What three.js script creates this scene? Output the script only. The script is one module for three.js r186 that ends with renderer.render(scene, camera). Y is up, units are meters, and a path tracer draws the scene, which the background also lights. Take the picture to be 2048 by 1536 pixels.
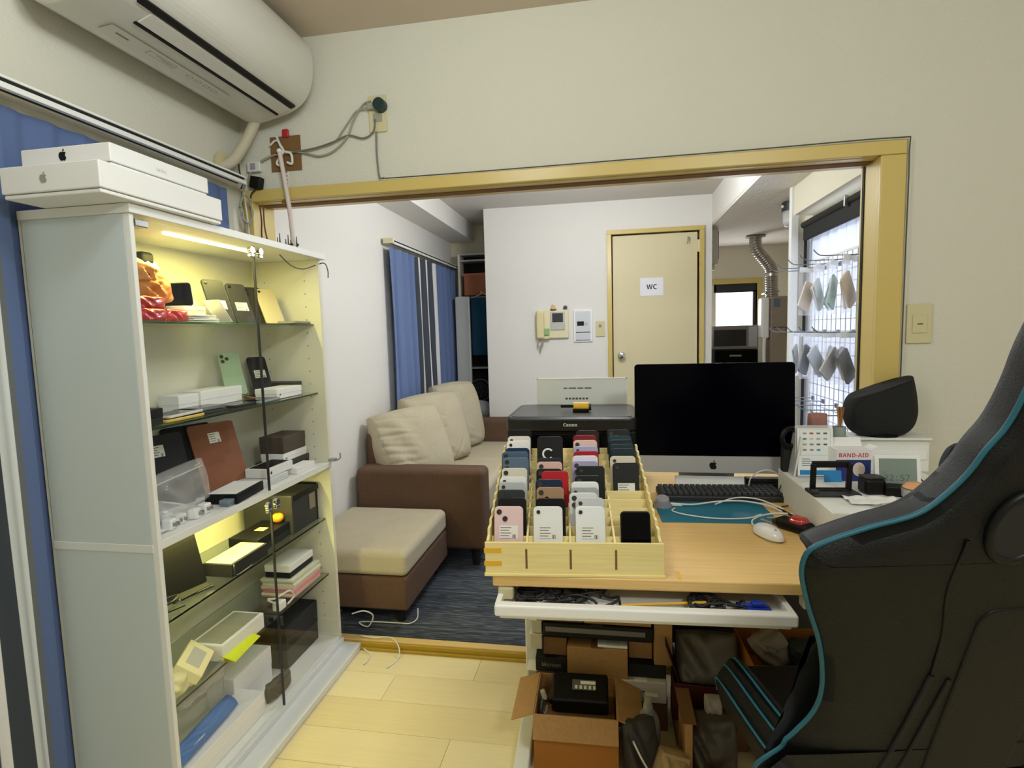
import * as THREE from 'three';
import { RoundedBoxGeometry } from 'three/addons/geometries/RoundedBoxGeometry.js';
import { mergeGeometries } from 'three/addons/utils/BufferGeometryUtils.js';
import { RectAreaLightUniformsLib } from 'three/addons/lights/RectAreaLightUniformsLib.js';

// ---------- camera, lights, exposure ----------
RectAreaLightUniformsLib.init();
const scene = new THREE.Scene();
const renderer = new THREE.WebGLRenderer({ antialias: true });
renderer.toneMapping = THREE.LinearToneMapping;
renderer.toneMappingExposure = 1.05;
renderer.shadowMap.enabled = true;
const camera = new THREE.PerspectiveCamera(69.2, 2048 / 1536, 0.05, 40);
camera.rotation.order = 'YXZ';
camera.position.set(0, 1.28, 0);
camera.rotation.set(-5.288 * Math.PI / 180, 10.026 * Math.PI / 180, -1.561 * Math.PI / 180);
const LIGHT = {
  room: { at: [-0.4, 2.33, -0.85], cd: 1.95, color: new THREE.Color(0.95, 1, 0.99) },
  rear: { at: [0.8, 2.3, 0.3], cd: 6.0, color: new THREE.Color(0.95, 1, 0.99) },
  lounge: { at: [-0.1, 2.13, -3.05], cd: 4.3, color: new THREE.Color(0.97, 1, 1) },
  strip: { nits: 165, color: new THREE.Color(1, 0.9, 0.24) },
  kitchen: { nits: 10 },
};
scene.background = new THREE.Color(0x000000);

// ---------- small tools ----------
const R = (d) => d * Math.PI / 180, V3 = (x, y, z) => new THREE.Vector3(x, y, z);
let seed = 7;
const rnd = () => { seed = (seed * 1664525 + 1013904223) >>> 0; return seed / 4294967296; };
const rr = (a, b) => a + (b - a) * rnd();
const used = {};
function numbered(n) { const k = used[n] = (used[n] ?? -1) + 1; return k ? n + '_' + String(k).padStart(3, '0') : n; }
function clean(g) {
  g = g.index ? g.toNonIndexed() : g;
  for (const k of Object.keys(g.attributes)) if (!['position', 'normal', 'uv'].includes(k)) g.deleteAttribute(k);
  if (!g.attributes.uv) g.setAttribute('uv', new THREE.BufferAttribute(new Float32Array(g.attributes.position.count * 2), 2));
  return g;
}
function boxUV(g) {                      // uv in metres by dominant normal
  g = clean(g);
  const p = g.attributes.position, n = g.attributes.normal, uv = g.attributes.uv;
  for (let i = 0; i < p.count; i++) {
    const ax = Math.abs(n.getX(i)), ay = Math.abs(n.getY(i)), az = Math.abs(n.getZ(i));
    if (ay >= ax && ay >= az) uv.setXY(i, p.getX(i), p.getZ(i));
    else if (ax >= az) uv.setXY(i, p.getZ(i), p.getY(i));
    else uv.setXY(i, p.getX(i), p.getY(i));
  }
  return g;
}
// box by centre, rounded edges
function bx(w, h, d, x = 0, y = 0, z = 0, r = 0.002) {
  r = Math.min(r, w * 0.45, h * 0.45, d * 0.45);
  const g = r > 0.0004 ? new RoundedBoxGeometry(w, h, d, r > 0.012 ? 4 : 2, r) : new THREE.BoxGeometry(w, h, d);
  g.translate(x, y, z); return boxUV(g);
}
// box by limits
const bl = (x0, x1, y0, y1, z0, z1, r = 0.002) => bx(x1 - x0, y1 - y0, Math.abs(z1 - z0), (x0 + x1) / 2, (y0 + y1) / 2, (z0 + z1) / 2, r);
function cyl(r0, r1, h, x = 0, y = 0, z = 0, seg = 24, axis = 'y') {
  const g = new THREE.CylinderGeometry(r0, r1, h, seg);
  if (axis === 'x') g.rotateZ(Math.PI / 2); if (axis === 'z') g.rotateX(Math.PI / 2);
  g.translate(x, y, z); return clean(g);
}
function tube(pts, r = 0.003, seg = 0, sides = 7, closed = false) {
  const c = new THREE.CatmullRomCurve3(pts.map((p) => V3(...p)), closed, 'catmullrom', 0.5);
  return clean(new THREE.TubeGeometry(c, seg || pts.length * 7, r, sides, closed));
}
function lathe(prof, seg = 32, x = 0, y = 0, z = 0) {
  const g = new THREE.LatheGeometry(prof.map((p) => new THREE.Vector2(...p)), seg); g.translate(x, y, z); return clean(g);
}
function rrect(w, h, r) {
  const s = new THREE.Shape(), x = -w / 2, y = -h / 2;
  s.moveTo(x + r, y); s.lineTo(x + w - r, y); s.absarc(x + w - r, y + r, r, -Math.PI / 2, 0); s.lineTo(x + w, y + h - r);
  s.absarc(x + w - r, y + h - r, r, 0, Math.PI / 2); s.lineTo(x + r, y + h); s.absarc(x + r, y + h - r, r, Math.PI / 2, Math.PI);
  s.lineTo(x, y + r); s.absarc(x + r, y + r, r, Math.PI, Math.PI * 1.5); return s;
}
function plate(w, h, t, r, bev = 0.001) {   // rounded plate, centred, thickness along z
  const g = new THREE.ExtrudeGeometry(rrect(w - 2 * bev, h - 2 * bev, Math.max(r - bev, 0.0005)), { depth: t - 2 * bev, bevelSize: bev, bevelThickness: bev, bevelSegments: 2, curveSegments: 6 });
  g.translate(0, 0, -t / 2 + bev); return clean(g);
}
function poly(pts, depth, bev = 0) {        // polygon in xy, extruded along +z
  const s = new THREE.Shape(pts.map((p) => new THREE.Vector2(...p)));
  return clean(new THREE.ExtrudeGeometry(s, { depth, bevelEnabled: bev > 0, bevelSize: bev, bevelThickness: bev, bevelSegments: 3, bevelOffset: -bev, curveSegments: 8 }));
}
function quad(w, h) { return clean(new THREE.PlaneGeometry(w, h)); }
const T = (g, x = 0, y = 0, z = 0, rx = 0, ry = 0, rz = 0) => { const e = new THREE.Matrix4().makeRotationFromEuler(new THREE.Euler(rx, ry, rz)); g.applyMatrix4(e); g.translate(x, y, z); return g; };
function obj(name, geos, m, parent = scene) {
  geos = Array.isArray(geos) ? geos : [geos];
  const g = geos.length > 1 ? mergeGeometries(geos.map(clean)) : geos[0];
  const o = new THREE.Mesh(g, m); o.name = numbered(name); o.castShadow = o.receiveShadow = true; parent.add(o); return o;
}
function tag(o, label, category, group) { o.userData = { ...o.userData, label, category }; if (group) o.userData.group = group; return o; }
function struct(name, geos, m, parent) { const o = obj(name, geos, m, parent); if (!parent) o.userData.kind = 'structure'; return o; }
function structGroup(name) { const o = new THREE.Group(); o.name = numbered(name); o.userData.kind = 'structure'; scene.add(o); return o; }
function thing(name, label, category, p = [0, 0, 0], turn = 0, group) {
  const o = new THREE.Group(); o.name = numbered(name); scene.add(o);
  o.position.set(...p); o.rotation.y = turn; return tag(o, label, category, group);
}
function dup(root, p, turn, label, group) {
  const c = root.clone(); c.name = numbered(root.name.replace(/_\d{3}$/, '')); scene.add(c); c.position.set(...p);
  if (turn !== undefined) c.rotation.y = turn;
  c.userData = { ...root.userData }; if (label) c.userData.label = label; if (group) c.userData.group = group; return c;
}

// ---------- textures ----------
function vnoise(n, cx, cy, s) {            // periodic value noise, n px square, cx by cy cells
  const a = new Float32Array(cx * cy); let q = s; for (let i = 0; i < a.length; i++) { q = (q * 1664525 + 1013904223) >>> 0; a[i] = q / 4294967296; }
  const out = new Float32Array(n * n), sm = (t) => t * t * (3 - 2 * t);
  for (let y = 0; y < n; y++) for (let x = 0; x < n; x++) {
    const fx = x / n * cx, fy = y / n * cy, ix = Math.floor(fx), iy = Math.floor(fy), tx = sm(fx - ix), ty = sm(fy - iy);
    const A = a[(iy % cy) * cx + ix % cx], B = a[(iy % cy) * cx + (ix + 1) % cx], C = a[((iy + 1) % cy) * cx + ix % cx], D = a[((iy + 1) % cy) * cx + (ix + 1) % cx];
    out[y * n + x] = (A * (1 - tx) + B * tx) * (1 - ty) + (C * (1 - tx) + D * tx) * ty;
  }
  return out;
}
function dataTex(n, f, size, srgb) {       // f(i, x, y) -> [r, g, b] 0..1
  const d = new Uint8Array(n * n * 4);
  for (let y = 0; y < n; y++) for (let x = 0; x < n; x++) { const i = y * n + x, c = f(i, x, y); for (let k = 0; k < 3; k++) d[i * 4 + k] = Math.max(0, Math.min(255, c[k] * 255)); d[i * 4 + 3] = 255; }
  const t = new THREE.DataTexture(d, n, n); t.wrapS = t.wrapT = THREE.RepeatWrapping; t.magFilter = THREE.LinearFilter; t.minFilter = THREE.LinearMipmapLinearFilter; t.generateMipmaps = true;
  if (srgb) t.colorSpace = THREE.SRGBColorSpace; t.repeat.set(1 / size[0], 1 / size[1]); t.needsUpdate = true; return t;
}
const n1 = vnoise(256, 64, 64, 1), n2 = vnoise(256, 16, 16, 2), n3 = vnoise(256, 5, 5, 3), nx = vnoise(256, 4, 96, 4), nx2 = vnoise(256, 12, 128, 5), nf = vnoise(256, 128, 128, 6);
const g3 = (v) => [v, v, v];
const bumpPaper = dataTex(256, (i) => g3(0.5 * n1[i] + 0.3 * nf[i] + 0.2 * n2[i]), [0.35, 0.35]);
const bumpFabric = dataTex(256, (i, x, y) => g3(0.5 + 0.25 * Math.sin(x * Math.PI / 4) * Math.sin(y * Math.PI / 4) + 0.25 * nf[i]), [0.12, 0.12]);
const bumpLeather = dataTex(256, (i) => g3(0.6 * n1[i] + 0.4 * nf[i]), [0.08, 0.08]);
const bumpPlaster = dataTex(256, (i) => g3(0.6 * n2[i] + 0.4 * n1[i]), [0.5, 0.5]);
const mixc = (a, b, t) => a.map((v, k) => v + (b[k] - v) * t);
const hex = (h) => [(h >> 16 & 255) / 255, (h >> 8 & 255) / 255, (h & 255) / 255];
const woodTex = (a, b, size, amt = 1) => dataTex(256, (i) => mixc(hex(a), hex(b), Math.min(1, Math.max(0, amt * (0.55 * nx[i] + 0.35 * nx2[i] + 0.2 * n3[i] - 0.1)))), size, true);
const fabricTex = (a, b, size) => dataTex(256, (i) => mixc(hex(a), hex(b), 0.5 * n1[i] + 0.3 * n3[i] + 0.2 * nf[i]), size, true);
const carpetTex = dataTex(256, (i, x, y) => {
  const row = Math.floor(y / 4), k = (Math.sin(row * 12.9898) * 43758.5) % 1, d = nx2[i] * 0.6 + 0.4 * Math.abs(k);
  return mixc(hex(0x30363f), hex(0x848993), Math.max(0, Math.min(1, (d - 0.28) * 1.5)) * (y % 4 === 0 ? 0.55 : 1));
}, [0.42, 0.34], true);
function canvasTex(w, h, draw) {
  const c = document.createElement('canvas'); c.width = w; c.height = h; const x = c.getContext('2d'); draw(x, w, h);
  const t = new THREE.CanvasTexture(c); t.colorSpace = THREE.SRGBColorSpace; return t;
}
// ---------- materials ----------
function mat(color, rough = 0.6, o = {}) { return new THREE.MeshStandardMaterial({ color, roughness: rough, ...o }); }
function pmat(color, rough = 0.6, o = {}) { return new THREE.MeshPhysicalMaterial({ color, roughness: rough, ...o }); }
const M = {
  wall: mat(0xd5d3c5, 0.9, { bumpMap: bumpPaper, bumpScale: 0.0012 }),
  wall2: mat(0xe6e3de, 0.9, { bumpMap: bumpPaper, bumpScale: 0.001 }),
  ceil: mat(0xcdbfae, 0.95, { bumpMap: bumpPaper, bumpScale: 0.001 }),
  ceil2: mat(0xd6d1c9, 0.95, { bumpMap: bumpPaper, bumpScale: 0.001 }),
  plaster: mat(0xe6dfd3, 0.95, { bumpMap: bumpPlaster, bumpScale: 0.006 }),
  beige: mat(0xd8d2bd, 0.85),
  trim: pmat(0xceb668, 0.38, { clearcoat: 0.3, clearcoatRoughness: 0.3 }),
  sillTop: pmat(0xd8b878, 0.4),
  sillFront: pmat(0xae8e2c, 0.4),
  door: mat(0xd9cda6, 0.5),
  white: mat(0xe9eae6, 0.45), whiteGloss: pmat(0xf0f0ee, 0.3), cab: mat(0xc8d3d4, 0.45), cabIn: mat(0xe4e2cf, 0.55),
  plinth: mat(0xdfe2e0, 0.4), paper: mat(0xf1f1ef, 0.7), boxWhite: mat(0xeeeeec, 0.55),
  black: pmat(0x0b0b0c, 0.45, { specularIntensity: 0.5 }), blackMatte: mat(0x141415, 0.8), blackGloss: pmat(0x030306, 0.14, { specularIntensity: 0.2 }), dark: mat(0x26272a, 0.5), darkFabric: mat(0x151719, 0.9, { bumpMap: bumpFabric, bumpScale: 0.001 }),
  chrome: mat(0xcfd2d4, 0.18, { metalness: 1 }), steel: mat(0xb5b7b8, 0.35, { metalness: 1 }), alu: mat(0xb2b3b4, 0.45, { metalness: 0.25 }), duct: mat(0x9a948c, 0.3, { metalness: 1 }),
  glass: pmat(0xffffff, 0.02, { transmission: 1, thickness: 0, ior: 1.45, specularIntensity: 0.35 }),
  glassShelf: pmat(0xf2faf5, 0.03, { transmission: 1, thickness: 0.006, ior: 1.5, attenuationColor: new THREE.Color(0.55, 0.8, 0.68), attenuationDistance: 0.12 }),
  clear: pmat(0xffffff, 0.12, { transmission: 0.85, thickness: 0, ior: 1.3, side: THREE.DoubleSide }),
  plasticClear: pmat(0xf3f4f4, 0.25, { transmission: 0.6, thickness: 0, ior: 1.4, side: THREE.DoubleSide }),
  sofaBrown: mat(0xffffff, 0.95, { map: fabricTex(0x5c4433, 0x6e5442, [0.3, 0.3]), bumpMap: bumpFabric, bumpScale: 0.0012 }),
  sofaBeige: mat(0xffffff, 0.95, { map: fabricTex(0xb9ae94, 0xcac0a8, [0.3, 0.3]), bumpMap: bumpFabric, bumpScale: 0.0012 }),
  rug: mat(0xffffff, 1, { map: carpetTex, bumpMap: bumpFabric, bumpScale: 0.003 }),
  desk: mat(0xffffff, 0.45, { map: woodTex(0xf0cb88, 0xdfb76e, [0.9, 0.45]) }),
  bamboo: mat(0xffffff, 0.55, { map: woodTex(0xf6e6a4, 0xe6d28c, [0.4, 0.25]) }),
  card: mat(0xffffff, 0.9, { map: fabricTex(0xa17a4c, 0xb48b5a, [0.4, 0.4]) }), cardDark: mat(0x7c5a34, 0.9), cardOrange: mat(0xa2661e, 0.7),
  teal: mat(0x14586a, 0.5), matTeal: mat(0x12708c, 0.5), leather: pmat(0x090a0a, 0.5, { specularIntensity: 0.55, bumpMap: bumpLeather, bumpScale: 0.0006 }), leatherTop: mat(0x2c2d31, 0.6, { bumpMap: bumpLeather, bumpScale: 0.0006 }),
  cable: mat(0xdcdcd6, 0.5), cableGrey: mat(0x9a9a8a, 0.6), cableDark: mat(0x1c1c1e, 0.5), beigePlastic: mat(0xcfc79e, 0.5), ivory: mat(0xe3d9b6, 0.45),
  label: mat(0xe8e6dd, 0.7), red: mat(0xb0222a, 0.45), yellow: mat(0xe6b32e, 0.5), blue: mat(0x1c3fae, 0.5), orange: mat(0xee8a12, 0.55),
};
const planks = [0xe6d8ae, 0xe1d2a8, 0xe9dcb4, 0xdfcfa2].map((c, k) => mat(0xffffff, 0.42, { map: woodTex(c, c - 0x080a0e, [1.3, 0.3]) }));
function emissive(color, k) { return new THREE.MeshStandardMaterial({ color: 0x111111, emissive: color, emissiveIntensity: k, roughness: 0.8 }); }
function print(w, h, draw, rough = 0.7, px = 512) { return mat(0xffffff, rough, { map: canvasTex(px, Math.max(16, Math.round(px * h / w)), draw) }); }
// fruit emblem: bitten apple with a leaf, height about 1
function appleShapes() {
  const s = new THREE.Shape();
  s.moveTo(0, 0.28); s.bezierCurveTo(-0.12, 0.34, -0.4, 0.34, -0.42, 0); s.bezierCurveTo(-0.42, -0.25, -0.24, -0.5, -0.14, -0.5); s.bezierCurveTo(-0.06, -0.5, -0.05, -0.45, 0.01, -0.45);
  s.bezierCurveTo(0.07, -0.45, 0.09, -0.5, 0.17, -0.5); s.bezierCurveTo(0.26, -0.5, 0.37, -0.3, 0.4, -0.2); s.bezierCurveTo(0.24, -0.12, 0.22, 0.1, 0.38, 0.19);
  s.bezierCurveTo(0.28, 0.34, 0.1, 0.32, 0, 0.28);
  const l = new THREE.Shape(); l.moveTo(0.02, 0.34); l.bezierCurveTo(0.0, 0.46, 0.1, 0.56, 0.2, 0.58); l.bezierCurveTo(0.21, 0.46, 0.14, 0.36, 0.02, 0.34);
  return [s, l];
}
function apple(size, t = 0.0006) { const g = clean(new THREE.ExtrudeGeometry(appleShapes(), { depth: 1, bevelEnabled: false, curveSegments: 6 })); g.scale(size, size, t); return g; }
// soft cushion: rounded pillow with a few wrinkles; size w (x) h (y) t (z)
function pillow(w, h, t, wr = 0.006, s = 1, n = 26, ex = 0.42, creases = []) {
  const g = new THREE.BoxGeometry(1, 1, 1, n, n, 8), p = g.attributes.position;
  for (let i = 0; i < p.count; i++) {
    const x = p.getX(i) * 2, y = p.getY(i) * 2, z = p.getZ(i) * 2;
    const e = Math.pow(Math.max(0, 1 - Math.pow(Math.abs(x), 3.4)), ex) * Math.pow(Math.max(0, 1 - Math.pow(Math.abs(y), 3.4)), ex);
    const k = 1 - 0.06 * x * x * y * y, edge = 0.16 + 0.84 * e;
    const wv = wr * (Math.sin(9 * x + 5 * y + s * 3) * Math.exp(-Math.pow((Math.abs(x + 0.55) - 0.1) * 2.2, 2)) + 0.6 * Math.sin(6 * y - 4 * x + s) * Math.abs(y));
    let cr = 0;
    for (const [ax, ay, bx0, by0, dep] of creases) { const dx = bx0 - ax, dy = by0 - ay, q = Math.max(0, Math.min(1, ((x - ax) * dx + (y - ay) * dy) / (dx * dx + dy * dy))), dd = Math.hypot(x - ax - q * dx, y - ay - q * dy); cr += dep * (1 - q * 0.7) * (Math.exp(-Math.pow(dd / 0.045, 2)) - 0.45 * Math.exp(-Math.pow(dd / 0.12, 2))); }
    p.setXYZ(i, x * k * w / 2, y * k * h / 2, z * edge * t / 2 + Math.sign(z) * (wv - cr) * e);
  }
  g.computeVertexNormals(); return boxUV(g);
}
// block cushion, bulging faces
function blockCushion(w, h, d, r = 0.03, bulge = 0.012) {
  const g = new RoundedBoxGeometry(w, h, d, 6, r), p = g.attributes.position;
  for (let i = 0; i < p.count; i++) { const x = p.getX(i) / w * 2, y = p.getY(i) / h * 2, z = p.getZ(i) / d * 2; if (y > 0) p.setY(i, p.getY(i) + bulge * (1 - x * x) * (1 - z * z)); p.setX(i, p.getX(i) * (1 + 0.015 * (1 - y * y))); p.setZ(i, p.getZ(i) * (1 + 0.015 * (1 - y * y))); }
  g.computeVertexNormals(); return boxUV(g);
}
// ---------- the setting ----------
const ZF = -2.05, ZB = -2.17, CE = 2.41, CE2 = 2.255, F2 = 0.02;
{
  const f = structGroup('floor');
  obj('floor_base', bl(-1.6, 2.4, -0.12, -0.006, -2.069, 2.1, 0), M.card, f);
  const pw = 0.15; let k = 0;
  for (let z = -2.04; z < -0.6; z += pw, k++) for (let x = -1.42 - (k % 3) * 0.3; x < 2.2; x += 0.91) {
    const a = Math.max(x, -1.42), b = Math.min(x + 0.909, 2.2); if (b - a < 0.05) continue;
    obj('plank', bl(a, b, -0.008, 0, z, z + pw - 0.0012, 0.0008), planks[(k * 7 + Math.floor((x + 3) * 3)) % 4], f);
  }
  obj('floorboards', bl(-1.42, 2.2, -0.008, 0, -0.54, 2.0, 0), planks[0], f).userData.kind = 'stuff';
  struct('floor_lounge', bl(-1.6, 2.0, -0.12, F2 - 0.006, -6.0, -2.07, 0), M.card);
  const rug = obj('carpet', bl(-1.41, 1.09, F2 - 0.006, F2 + 0.006, -4.39, -2.084, 0.004), M.rug); tag(rug, 'dark blue-grey woven carpet under the sofa beyond the sill', 'carpet');
  struct('ceiling', bl(-1.6, 2.4, CE, CE + 0.12, -2.05, 2.1, 0), M.ceil);
  struct('ceiling_lounge', bl(-1.6, 2.0, CE2, CE2 + 0.12, -6.0, ZB, 0), M.ceil2);
  struct('wall_left', bl(-1.57, -1.42, -0.1, CE + 0.1, -2.06, 2.1, 0), M.wall); struct('wall_left_lounge', bl(-1.57, -1.42, -0.1, CE + 0.1, -6.0, -2.06, 0), M.wall2);
  struct('wall_right', bl(2.2, 2.35, -0.1, CE + 0.1, -2.1, 2.1, 0), M.wall);
  struct('wall_back', bl(-1.5, 2.3, -0.1, CE + 0.1, 2.0, 2.15, 0), M.wall);
  struct('wall_front', [bl(-1.42, 0.93, 1.85, CE + 0.05, ZB, ZF, 0), bl(0.93, 2.25, -0.05, CE + 0.05, ZB, ZF, 0)], M.wall);
  // opening frame
  const fr = structGroup('trim_1');
  obj('header_casing', [bl(-1.42, 0.946, 1.817, 1.862, ZF - 0.005, ZF + 0.016, 0.004), bl(-1.385, 0.87, 1.815, 1.845, ZB - 0.012, ZF - 0.002, 0.003)], M.trim, fr);
  obj('track_groove', bl(-1.38, 0.868, 1.812, 1.8155, -2.135, -2.09, 0.0005), M.cardDark, fr);
  obj('jamb', [bl(0.869, 0.946, 0.0, 1.8165, ZF - 0.005, ZF + 0.0155, 0.004), bl(0.869, 0.9, 0.0, 1.86, ZB - 0.012, ZF - 0.002, 0.003)], M.trim, fr);
  obj('jamb', [bl(-1.418, -1.375, 0.0, 1.84, ZB - 0.012, ZF + 0.014, 0.004)], M.trim, fr);
  obj('edge_strip', bl(0.8655, 0.869, 0.03, 1.812, -2.16, -2.145, 0.0008), M.blackMatte, fr);
  const si = structGroup('trim_2');
  obj('sill_top', bl(-1.42, 0.95, 0.012, 0.036, -2.082, -2.045, 0.003), M.sillTop, si);
  obj('sill_front', [bl(-1.42, 0.95, 0, 0.03, -2.05, -2.036, 0.002), bl(-1.42, 0.95, 0, 0.012, -2.036, -2.026, 0.003)], M.sillFront, si);
  // lounge shell
  struct('beam_left', bl(-1.43, -1.2, 2.105, CE2 + 0.01, -5.0, ZB, 0.002), M.wall2).userData.kind = 'structure';
  struct('wall_far', [T((() => { const s = new THREE.Shape([[-0.97, 0], [0.757, 0], [0.757, 2.265], [-0.97, 2.265]].map((q) => new THREE.Vector2(...q))); s.holes.push(new THREE.Path([[0, 0.02], [0.69, 0.02], [0.69, 2.02], [0, 2.02]].map((q) => new THREE.Vector2(...q)))); const g = new THREE.ExtrudeGeometry(s, { depth: 0.1, bevelEnabled: false }); return boxUV(clean(g)); })(), 0, 0, -4.5), bl(-0.97, -0.9, 0, CE2 + 0.01, -5.1, -4.45, 0), bl(0.69, 0.757, 0, CE2 + 0.01, -5.7, -4.45, 0)], M.wall2);
  struct('wall_niche', bl(-1.42, -0.9, 0, CE2 + 0.01, -5.15, -5.02, 0), M.beige);
  struct('beam_right', [bl(0.757, 1.95, 2.045, CE2 + 0.01, -5.7, ZB, 0.002)], M.wall2);
  struct('soffit', bl(0.76, 1.95, 2.03, 2.045, -5.7, ZB, 0), M.plaster);
  struct('wall_side', [bl(1.12, 1.25, 1.8, 2.03, -3.55, ZB, 0), bl(1.12, 1.25, 0, 0.1, -3.55, ZB, 0), bl(1.12, 1.25, 0.1, 1.8, -3.55, -3.3, 0), bl(1.12, 1.25, 0.1, 1.8, -2.25, ZB, 0), bl(1.0, 1.12, 1.875, 2.03, -3.36, ZB, 0)], M.beige);
  struct('wall_kitchen', [bl(0.7, 1.0, 0, 2.05, -5.7, -5.6, 0), bl(1.36, 1.95, 0, 2.05, -5.7, -5.6, 0), bl(1.0, 1.36, 0, 1.25, -5.7, -5.6, 0), bl(1.0, 1.36, 1.68, 2.05, -5.7, -5.6, 0), bl(1.85, 1.95, 0, 2.05, -5.6, -3.5, 0), bl(1.2, 1.95, 0, 2.05, -3.56, -3.5, 0)], M.beige);
  struct('wall_outer', [bl(-1.5, 2.0, -0.1, CE2 + 0.1, -6.1, -6.0, 0), bl(1.95, 2.05, -0.1, CE2 + 0.1, -6.0, -2.1, 0)], M.wall2);
  const po = structGroup('post'); po.name = 'post';
  obj('post_face', bl(0.985, 1.025, 0.02, 2.03, -3.37, -3.33, 0.004), M.white, po);
  obj('post_strip', [bl(1.025, 1.06, 0.02, 2.03, -3.365, -3.34, 0.002)], M.beige, po);
}
// kitchen window
{
  const w = structGroup('window_1');
  obj('window_frame', [bl(0.95, 1.41, 1.68, 1.725, -5.6, -5.585, 0.003), bl(1.37, 1.41, 1.25, 1.6805, -5.6, -5.585, 0.003), bl(0.95, 1.41, 1.2, 1.25, -5.6, -5.57, 0.003)], M.trim, w);
  obj('sash', [bl(0.98, 1.37, 1.6, 1.685, -5.63, -5.6, 0.002), bl(1.335, 1.375, 1.25, 1.62, -5.63, -5.6, 0.002)], M.dark, w);
  obj('pane', bl(0.98, 1.34, 1.25, 1.605, -5.64, -5.632, 0), emissive(0xffffff, 3.2), w);
  const l = new THREE.RectAreaLight(0xf4f8ff, LIGHT.kitchen.nits, 0.34, 0.34); l.position.set(1.16, 1.43, -5.59); l.lookAt(1.16, 1.43, -3); scene.add(l);
}
// window behind the pale curtain
{
  const w = structGroup('window_2');
  obj('window_frame', [bl(1.16, 1.2, 0.1, 0.13, -3.3, -2.25, 0.003), bl(1.16, 1.2, 1.77, 1.8, -3.3, -2.25, 0.003), bl(1.16, 1.2, 0.13, 1.77, -2.79, -2.76, 0.003)], M.alu, w);
  obj('pane', bl(1.205, 1.21, 0.1, 1.8, -3.3, -2.25, 0), emissive(new THREE.Color(0.86, 0.92, 1), 1.7), w);
  const l = new THREE.RectAreaLight(0xe4ecff, 2.2, 1.0, 1.6); l.position.set(1.2, 0.95, -2.775); l.lookAt(0, 0.95, -2.775); scene.add(l);
}
// toilet door
{
  const d = structGroup('door_1');
  obj('door_frame', [bl(-0.012, 0.022, 0.02, 1.9985, -4.41, -4.375, 0.003), bl(0.665, 0.7, 0.02, 1.9985, -4.41, -4.375, 0.003), bl(-0.012, 0.7, 1.998, 2.03, -4.41, -4.375, 0.003)], M.trim, d);
  obj('door_panel', bl(0.03, 0.652, 0.03, 1.988, -4.43, -4.395, 0.003), M.door, d);
  const kn = obj('door_knob', [T(lathe([[0, 0], [0.02, 0], [0.026, 0.006], [0.027, 0.016], [0.02, 0.026], [0.012, 0.028], [0.012, 0.05], [0.026, 0.052], [0.026, 0.056], [0, 0.056]], 24), 0.088, 1.082, -4.339, -Math.PI / 2)], M.chrome, d);
  obj('hinge', [bl(0.652, 0.668, 1.84, 1.93, -4.4, -4.388, 0.002)], M.ivory, d); obj('hinge', [bl(0.652, 0.668, 0.3, 0.39, -4.4, -4.388, 0.002)], M.ivory, d);
  obj('coat_hook', [bx(0.02, 0.03, 0.004, 0.585, 1.94, -4.393), tube([[0.585, 1.945, -4.39], [0.585, 1.945, -4.37], [0.578, 1.915, -4.362], [0.575, 1.905, -4.375]], 0.004)], M.steel, d);
  const s = obj('door_sign', bx(0.172, 0.135, 0.002, 0.32, 1.596, -4.393, 0.0005), M.paper); tag(s, 'small white WC sign taped to the beige door', 'sign');
  const pr = obj('print', T(quad(0.17, 0.133), 0.32, 1.596, -4.3915), print(0.17, 0.133, (c, w, h) => { c.fillStyle = '#eceaf2'; c.fillRect(0, 0, w, h); c.fillStyle = '#15161f'; c.font = 'bold 150px sans-serif'; c.textAlign = 'center'; c.textBaseline = 'middle'; c.fillText('WC', w / 2, h * 0.5); }), s);
}
// ---------- lamps ----------
function ceilingLamp(p, L, label, ceil) {
  const t = thing('ceiling_lamp', label, 'lamp', p);
  obj('mount', cyl(0.16, 0.16, 0.03, 0, ceil - p[1] - 0.015, 0), M.white, t);
  const m = emissive(L.color, 2.2);
  obj('diffuser', lathe([[0, -0.07], [0.12, -0.06], [0.19, -0.035], [0.22, 0], [0.21, 0.05], [0.16, 0.08]], 40), m, t);
  const l = new THREE.PointLight(L.color, L.cd, 0, 2); l.position.set(p[0], p[1] - 0.09, p[2]); l.castShadow = true; l.shadow.radius = 9; scene.add(l);
}
ceilingLamp([...LIGHT.room.at], LIGHT.room, 'round white ceiling lamp of the front room above the desk', CE);
ceilingLamp([...LIGHT.rear.at], LIGHT.rear, 'round white ceiling lamp at the rear of the front room behind the chair', CE);
ceilingLamp([...LIGHT.lounge.at], LIGHT.lounge, 'round white ceiling lamp above the sofa room', CE2);

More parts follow.
